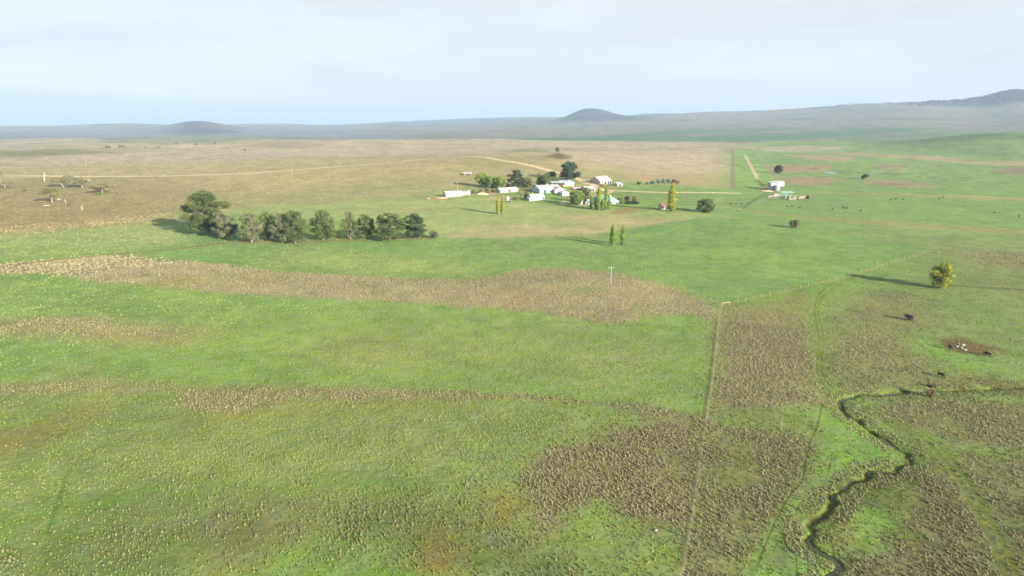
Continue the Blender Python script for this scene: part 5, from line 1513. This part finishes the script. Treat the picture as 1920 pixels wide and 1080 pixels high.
    for ln in plan:
        w = unproject([q[0] for q in ln], [q[1] for q in ln])
        for a, b in zip(w[:-1], w[1:]):
            n = max(1, int(np.linalg.norm(b - a) / 3.5))
            for i in range(n):
                q0 = a + (b - a) * i / n; q1 = a + (b - a) * (i + 1) / n
                for h in (.5, .95, 1.4, 1.8):
                    rail.tube([Vector(q0) + Vector((0, 0, h)) - p, Vector(q1) + Vector((0, 0, h)) - p], .085, 4)
                if len(pts) < 90: pts.append(Vector(q0) - p)
    rail.obj('rails', M['rail'], o)
    pm = MB().tube([(0, 0, -.5), (0, 0, 2.0)], .13, 6).mesh('post', M['rail'])
    for q in pts: link('post', pm, o, q)
    # round white water tank with a dark band
    p = at(951.5, 374.6); k = mpp(p); o = empty('water_tank', p, 0, 'round white water tank with a dark band before the pinkish-roofed hut', 'tank')
    MB().lathe([(3.3 * k, -.4), (3.4 * k, 5.2 * k), (3.3 * k, 5.4 * k)], 22).obj('body', M['white'], o); MB().lathe([(3.32 * k, 5.41 * k), (1.2 * k, 6.6 * k), (.3 * k, 6.9 * k)], 22).obj('dome', M['white'], o)
    MB().lathe([(3.43 * k, 3.6 * k), (3.44 * k, 4.4 * k)], 22).obj('band', M['grey'], o)
    # trailer on the hillside above the barn
    p = at(1121.5, 335.8); k = mpp(p); o = empty('white_trailer', p, R(6), 'low white flat trailer parked on the grass above the barn', 'trailer')
    L = 9 * k
    MB().box(-L / 2, L / 2, -1.2, 1.2, .9, 2.0).box(-L / 2 + .3, L / 2 - .3, -1.0, 1.0, 2.003, 2.2).obj('body', M['white'], o)
    wm = MB().tube([(0, -.14, 0), (0, .14, 0)], .45, 14).mesh('wheel', M['tyre'])
    for x in (-L * .18, L * .02):
        for y in (-1.05, 1.05): link('wheel', wm, o, (x, y, .45))
    MB().tube([(L / 2, 0, .95), (L / 2 + 1.4, 0, .7)], .06, 5).obj('drawbar', M['wire'], o)
    p = at(955.5, 378.2); o = empty('old_trailer', p, R(-20), 'grey worn farm trailer on the grass below the white water tank', 'trailer')
    MB().box(-2.2, 2.2, -1.1, 1.1, .8, 1.0).box(-2.2, -2.1, -1.1, 1.1, 1.003, 1.6).obj('tray', M['grey'], o)
    for y in (-1.0, 1.0): link('wheel', wm, o, (0, y, .45))
    p = at(1185, 382.5); k = mpp(p); o = empty('clipped_hedge', p, R(-3), 'long dark clipped hedge in the garden right of the homestead', 'hedge')
    L = 20 * k; rng = np.random.default_rng(8)
    bl = [(x, rng.normal() * .3, 1.1 + rng.normal() * .1, 1.5, 1.4, 1.25, rng.random() * .4) for x in np.linspace(-L / 2, L / 2, 16)]
    link('foliage', crown_mesh('foliage', bl, .35, .9, LEAFC['dark'], rng, M['leaf'], 0, .2), o)
    st = MB()
    for x in np.linspace(-L / 2, L / 2, 10): st.tube([(x, 0, -.3), (x, 0, 1.5)], .08, 5)
    st.obj('stems', M['bark'], o)
    # heaps of gravel, pale rocks
    heap('gravel_heap', 'pale gravel heap in the yard right of the small annex', 'heap', 904, 364.4, 4.5, 1.8, D_PALE)
    heap('gravel_heap', 'low pinkish gravel heap at the foot of the tall white airstrip shed', 'heap', 1436, 358.6, 5.0, 1.2, D_ROSE)
    heap('gravel_heap', 'stony heap left of the long white cottage', 'heap', 828, 371.5, 4.2, 1.1, D_ROSE)
    rng = np.random.default_rng(21)
    for i in range(6):
        x = 1801 + rng.normal() * 9; y = 650 + rng.normal() * 3
        rock('pale_rock', 'pale rock in the heap of rocks in the boggy hollow', 'pale rocks heaped in the boggy hollow', x, y, rng.uniform(.28, .5), rng)
    rock('white_stone', 'single white stone lying in the grass left of the near fence', None, 1230, 995, .26, rng)
    rock('white_stone', 'white stone at the left end of the farm beside the stony heap', None, 803, 373, 1.0, rng)
    # fallen logs
    for (a, b, lb) in (((82, 386.5), (94, 385.8), 'bleached fallen log below the gum with the dark shadow'), ((108, 375), (118, 373), 'bleached log between the gum and the short stump'),
                       ((163, 338.5), (172, 338), 'bleached log right of the big forked gum')):
        A0, B0 = at(*a), at(*b); rz = math.atan2(B0.y - A0.y, B0.x - A0.x); L = min((B0 - A0).length, 9.0)
        o = empty('fallen_log', A0, rz, lb, 'log')
        MB().tube([(0, 0, .25), (L * .5, .2, .35), (L, 0, .3)], [.38, .30, .16], 8).obj('trunk', M['timber'], o, smooth=True)
        MB().tube([(L * .55, .2, .35), (L * .75, .9, .9)], [.14, .05], 5).obj('limb', M['timber'], o)


def vehicle(name, label, cat, loc, rz, paint):
    loc.z = float(terrain(np.array([loc.x]), np.array([loc.y]))[0])
    o = empty(name, loc, rz, label, cat)
    MB().box(-.2, 2.3, -.45, .45, .8, 1.7).box(-1.5, -.203, -.7, .7, .7, 1.3).obj('body', M[paint], o)
    cb = MB().box(-1.35, -.15, -.75, .75, 1.303, 2.7).obj('cab', M['glass'], o)
    MB().box(-1.45, -.05, -.85, .85, 2.703, 2.82).obj('roof', M[paint], cb)
    big = MB().tube([(0, -.22, 0), (0, .22, 0)], .8, 16).mesh('wheel', M['tyre']); sm = MB().tube([(0, -.16, 0), (0, .16, 0)], .5, 14).mesh('wheel', M['tyre'])
    rim = MB().tube([(0, -.25, 0), (0, .25, 0)], .42, 12).mesh('rim', M[paint])
    for x, y, m in ((-1.0, -.95, big), (-1.0, .95, big), (1.8, -.7, sm), (1.8, .7, sm)):
        w = link('wheel', m, o, (x, y, .8 if m is big else .5)); link('rim', rim, w).scale = (.9, 1, .9) if m is big else (.6, .75, .6)
    if cat == 'loader':
        MB().box(2.9, 3.6, -1.1, 1.1, .5, 1.3).tube([(.8, -.8, 1.5), (3.0, -.8, 1.0)], .1, 6).tube([(.8, .8, 1.5), (3.0, .8, 1.0)], .1, 6).obj('bucket', M[paint], o)
    return o


def heap(name, label, cat, px, py, r, h, m):
    p = at(px, py); rng = np.random.default_rng(int(px)); me = MB(); seg = 16; vs = []; fs = []
    rows = [(1.0, -.25), (.8, .25), (.5, .68), (.22, .95)]
    for q, z in rows:
        for k in range(seg):
            t = 2 * math.pi * k / seg; j = rng.uniform(.82, 1.15)
            vs.append((math.cos(t) * q * r * j * 1.5, math.sin(t) * q * r * j, z * h * rng.uniform(.9, 1.1)))
    vs.append((0, 0, h))
    for i in range(3):
        for k in range(seg): fs.append((i * seg + k, i * seg + (k + 1) % seg, (i + 1) * seg + (k + 1) % seg, (i + 1) * seg + k))
    for k in range(seg): fs.append((3 * seg + k, 3 * seg + (k + 1) % seg, 4 * seg))
    o = me.add(vs, fs).obj(name, m, None, p); return tag(o, label, cat)


def rock(name, label, group, px, py, r, rng):
    p = at(px, py); bm = bmesh.new(); bmesh.ops.create_icosphere(bm, subdivisions=2, radius=r)
    q = rng.normal(size=(4, 3))
    for v in bm.verts:
        d = v.co.normalized(); s = 1 + .22 * sum(math.sin(3 * d.dot(Vector(a)) + i) for i, a in enumerate(q)) / 2
        v.co = Vector((v.co.x * s * 1.2, v.co.y * s, v.co.z * s * .7))
    me = bpy.data.meshes.new(name); bm.to_mesh(me); bm.free(); me.materials.append(M['rock'])
    o = link(name, me, None, p + Vector((0, 0, r * .25))); return tag(o, label, 'stone', group)


build_farm()


# ------------------------------------------------------------------ fences and power poles
def fence(label, pix, spacing, h, m, rad=.09, strainer=None, wires=3):
    sm = smooth_line(pix, 4) if len(pix) > 2 else pix
    w = unproject([q[0] for q in sm], [q[1] for q in sm])
    seg = np.linalg.norm(np.diff(w[:, :2], axis=0), axis=1); s = np.concatenate([[0], np.cumsum(seg)])
    n = min(98, max(3, int(s[-1] / spacing)))
    t = np.linspace(0, s[-1], n + 1); X = np.interp(t, s, w[:, 0]); Y = np.interp(t, s, w[:, 1]); Z = terrain(X, Y)
    o = empty('wire_fence', (X[0], Y[0], Z[0]), 0, label, 'fence', 'wire fences dividing the paddocks')
    rng = np.random.default_rng(n)
    ms = [MB().tube([(0, 0, -.4), (rng.normal() * .05, rng.normal() * .05, h * rng.uniform(.92, 1.08))], [rad, rad * .9], 6).mesh('post', m) for _ in range(4)]
    wr = MB()
    for i in range(n + 1):
        q = Vector((X[i] - X[0], Y[i] - Y[0], Z[i] - Z[0]))
        link('post', ms[i % 4], o, q).rotation_euler = (0, 0, rng.random() * 6)
        if i:
            for j in range(wires):
                hh = Vector((0, 0, h * (.3 + .3 * j))); wr.tube([q0 + hh, q + hh], .006, 3, False)
        q0 = q
    wr.obj('wires', M['wire'], o)
    if strainer:                      # heavy corner posts with a rail between
        a = at(*strainer[0]) - Vector((X[0], Y[0], Z[0])); b = at(*strainer[1]) - Vector((X[0], Y[0], Z[0]))
        MB().tube([a + Vector((0, 0, -.5)), a + Vector((0, 0, 1.7))], .16, 8).obj('strainer_post', M['palepost'], o)
        MB().tube([b + Vector((0, 0, -.5)), b + Vector((0, 0, 1.5))], .14, 8).obj('strainer_post', M['palepost'], o)
        MB().tube([a + Vector((0, 0, 1.45)), b + Vector((0, 0, 1.25))], .11, 6).obj('rail', M['palepost'], o)
    return o


def build_fences():
    fence('fence along the worn brown strip running to the near edge, with a pale corner post', [(1352, 573), (1345, 640), (1335, 720), (1326, 775), (1313, 860), (1300, 950), (1282, 1060), (1276, 1100)], 5.5, 1.1, M['bark'], .045, ((1353.5, 575.5), (1367, 572)))
    fence('fence of pale posts from the slim poplars down to the pale corner post', [(1112, 460), (1162, 483), (1218, 511), (1269, 535), (1345, 568)], 4.0, 1.2, M['palepost'], .07)
    fence('fence climbing right along the lower edge of the smooth green paddock', [(1367, 571), (1440, 553), (1540, 530), (1640, 503), (1745, 468)], 5.0, 1.2, M['post'], .08)
    fence('fence along the left side of the green airstrip', [(1374, 353), (1373.5, 315), (1373, 278)], 8.0, 1.3, M['post'], .12)
    fence('fence along the right side of the green airstrip', [(1452, 345), (1440, 320), (1427, 298), (1413, 278)], 9.0, 1.3, M['post'], .12)
    fence('fence from the round green tree across the top of the smooth green paddock', [(1115, 440), (1180, 430), (1250, 420), (1330, 406), (1375, 396), (1410, 384), (1440, 371)], 6.0, 1.3, M['post'], .09)


build_fences()


def pole(label, px, py, top, m='pole', arm=True, group='power poles'):
    p = at(px, py); h = height_to(p, top)
    o = empty('power_pole', p, 0, label, 'pole', group)
    q = 1.0 if arm else .38
    MB().tube([(0, 0, -.8), (0, 0, h)], [.16 * q, .11 * q], 8).obj('post', M[m], o)
    if arm:
        a = MB().box(-1.2, 1.2, -.18, -.06, h - .75, h - .58).obj('crossarm', M[m], o)
        im = MB().lathe([(.06, 0), (.09, .1), (.05, .22)], 8).mesh('insulator', M['white'])
        for x in (-1.05, 0, 1.05): link('insulator', im, a, (x, -.12, h - .577))
    return o


def build_poles():
    pole('pale power pole standing on the tussock bank in mid field', 1145, 531, 499)
    pole('power pole on the plain beyond the road at the left', 162, 313, 297, 'pole', True)
    pole('power pole beside the road on the dry hill', 549, 332, 315)
    pole('power pole behind the roof of the long white cottage', 858, 362, 340)
    pole('power pole in front of the pinkish-roofed hut', 945.5, 364, 346)
    pole('white pole on the lawn in front of the woolshed', 1033.5, 368, 359, 'white', False)
    pole('slender pale post standing in tussocks right of the near fence', 1464, 806, 780, 'pole', False, 'single posts')


build_poles()


# ------------------------------------------------------------------ cattle
def cow_mesh(pose):
    """one continuous skinned body; pose 'graze', 'stand' or 'lie'"""
    V = []; E_ = []; Rr = []

    def v(x, y, z, r, to=None, ry=None):
        V.append((x, y, z)); Rr.append((r, ry or r))
        if to is not None: E_.append((to, len(V) - 1))
        return len(V) - 1
    dz = -.62 if pose == 'lie' else 0
    pel = v(-.62, 0, 1.12 + dz, .30); bel = v(-.1, 0, 1.02 + dz, .37, pel); che = v(.48, 0, 1.03 + dz, .35, bel); wit = v(.78, 0, 1.15 + dz, .25, che)
    if pose == 'graze':
        n1 = v(1.08, 0, .92, .17, wit); n2 = v(1.28, 0, .55, .14, n1); hd = v(1.36, 0, .34, .13, n2); mz = v(1.52, 0, .12, .085, hd)
        ear = (1.33, .40)
    else:
        n1 = v(1.05, 0, 1.34 + dz, .17, wit); n2 = v(1.22, 0, 1.48 + dz, .15, n1); hd = v(1.40, 0, 1.46 + dz, .13, n2); mz = v(1.66, 0, 1.30 + dz, .085, hd)
        ear = (1.28, 1.55 + dz)
    for s in (-1, 1):
        e1 = v(ear[0], s * .14, ear[1], .05, hd); v(ear[0] - .04, s * .30, ear[1], .03, e1)
        if pose == 'lie':
            k = v(.62, s * .34, .20, .10, che); v(.95, s * .30, .09, .06, k); k = v(-.50, s * .40, .22, .13, pel); v(-.15, s * .46, .10, .07, k)
        else:
            a = v(.52, s * .20, .78, .13, che); b = v(.54 + .05 * s, s * .21, .44, .075, a); c = v(.50 + .05 * s, s * .21, .10, .055, b); v(.55 + .05 * s, s * .21, .03, .06, c)
            a = v(-.70, s * .22, .80, .16, pel); b = v(-.58 + .06 * s, s * .22, .58, .10, a); c = v(-.78 + .06 * s, s * .22, .36, .065, b); d = v(-.74 + .06 * s, s * .22, .10, .055, c); v(-.69 + .06 * s, s * .22, .03, .06, d)
    t = v(-.94, 0, 1.16 + dz, .05, pel); t = v(-1.0, 0, .85 + dz * .6, .03, t); v(-1.0, 0, max(.12, .45 + dz * .5), .045, t)
    me = bpy.data.meshes.new('cow'); me.from_pydata(V, E_, []); me.materials.append(M['cow'])
    o = link('cow', me); sk = o.modifiers.new('s', 'SKIN'); sk.use_smooth_shade = True; o.modifiers.new('d', 'SUBSURF').levels = 1
    for i, q in enumerate(me.skin_vertices[0].data): q.radius = Rr[i]; q.use_root = (i == 0)
    dg = bpy.context.evaluated_depsgraph_get(); out = bpy.data.meshes.new_from_object(o.evaluated_get(dg))
    bpy.data.objects.remove(o); bpy.data.meshes.remove(me); out.name = 'cow'
    return out


def build_cattle():
    ms = {k: cow_mesh(k) for k in ('graze', 'stand', 'lie')}
    G = 'black cattle on the green flats'
    L = [(1370, 383, 'graze', 20, 'leftmost black cow, grazing right of the round green tree'), (1379.5, 383, 'graze', 80, 'black cow grazing next right of the leftmost one'),
         (1390, 383, 'stand', 60, 'black cow standing third from the left beside the worn track'), (1404, 383, 'stand', 200, 'black cow by the dark bank running up to the cattle yards'),
         (1477, 387.5, 'lie', 170, 'black cow lying left of another below the cattle yards'), (1485, 387.5, 'graze', 10, 'black cow grazing right beside the lying one below the cattle yards'),
         (1499, 391, 'graze', 160, 'black cow alone above the dark bush-like tree in the paddock'), (1561, 392.5, 'stand', 30, 'black cow alone left of a close pair on the green flats'),
         (1581.5, 390.5, 'graze', 100, 'left cow of the close pair of black cows on the green flats'), (1587, 391.5, 'graze', 0, 'right cow of the close pair of black cows on the green flats'),
         (1614, 396.5, 'graze', 190, 'black cow alone right of and below the close pair'), (1669.5, 375.5, 'graze', 10, 'left cow of three black cows strung out below the tan stripe'),
         (1679, 374.5, 'stand', 170, 'middle cow of three black cows strung out below the tan stripe'), (1693.5, 374.7, 'graze', 40, 'right cow of three black cows strung out below the tan stripe'),
         (1761, 373.5, 'stand', 200, 'lower cow of two black cows on the tan stripe far right'), (1767, 371, 'graze', 10, 'upper cow of two black cows on the tan stripe far right'),
         (1865, 399, 'lie', 190, 'black cow lying far right on the open flats'), (1910, 406.8, 'graze', 30, 'black cow nearest the right edge of the photo'),
         (1781, 655, 'stand', 75, 'black cow seen end-on at the left of the boggy hollow'), (1851.5, 668, 'graze', 110, 'black cow grazing at the right end of the boggy hollow'),
         (1763.5, 707, 'graze', -75, 'black cow half hidden among golden tussocks above the creek'), (1749, 726, 'lie', 175, 'black cow lying beside the creek near the dull brown bush')]
    for x, y, po, rz, lb in L:
        p = at(x, y)
        o = link('cow', ms[po], None, p); o.rotation_euler = (0, 0, R(rz)); o.scale = (0.92, 1.22, 0.94)
        tag(o, lb, 'cow', G)


build_cattle()

# ------------------------------------------------------------------ the air
def build_haze():
    b = MB().box(-27500, 27500, -27500, 27500, -40.0, 520.0)
    m = bpy.data.materials.new('haze'); m.use_nodes = True
    nt = m.node_tree; nt.nodes.remove(nt.nodes['Principled BSDF'])
    v = nt.nodes.new('ShaderNodeVolumePrincipled')
    v.inputs['Color'].default_value = (0.42, 0.57, 0.79, 1)
    v.inputs['Density'].default_value = 1.0e-4
    v.inputs['Anisotropy'].default_value = 0.0
    nt.links.new(v.outputs['Volume'], nt.nodes['Material Output'].inputs['Volume'])
    o = b.obj('haze', m); tag(o, kind='stuff'); return o


build_haze()
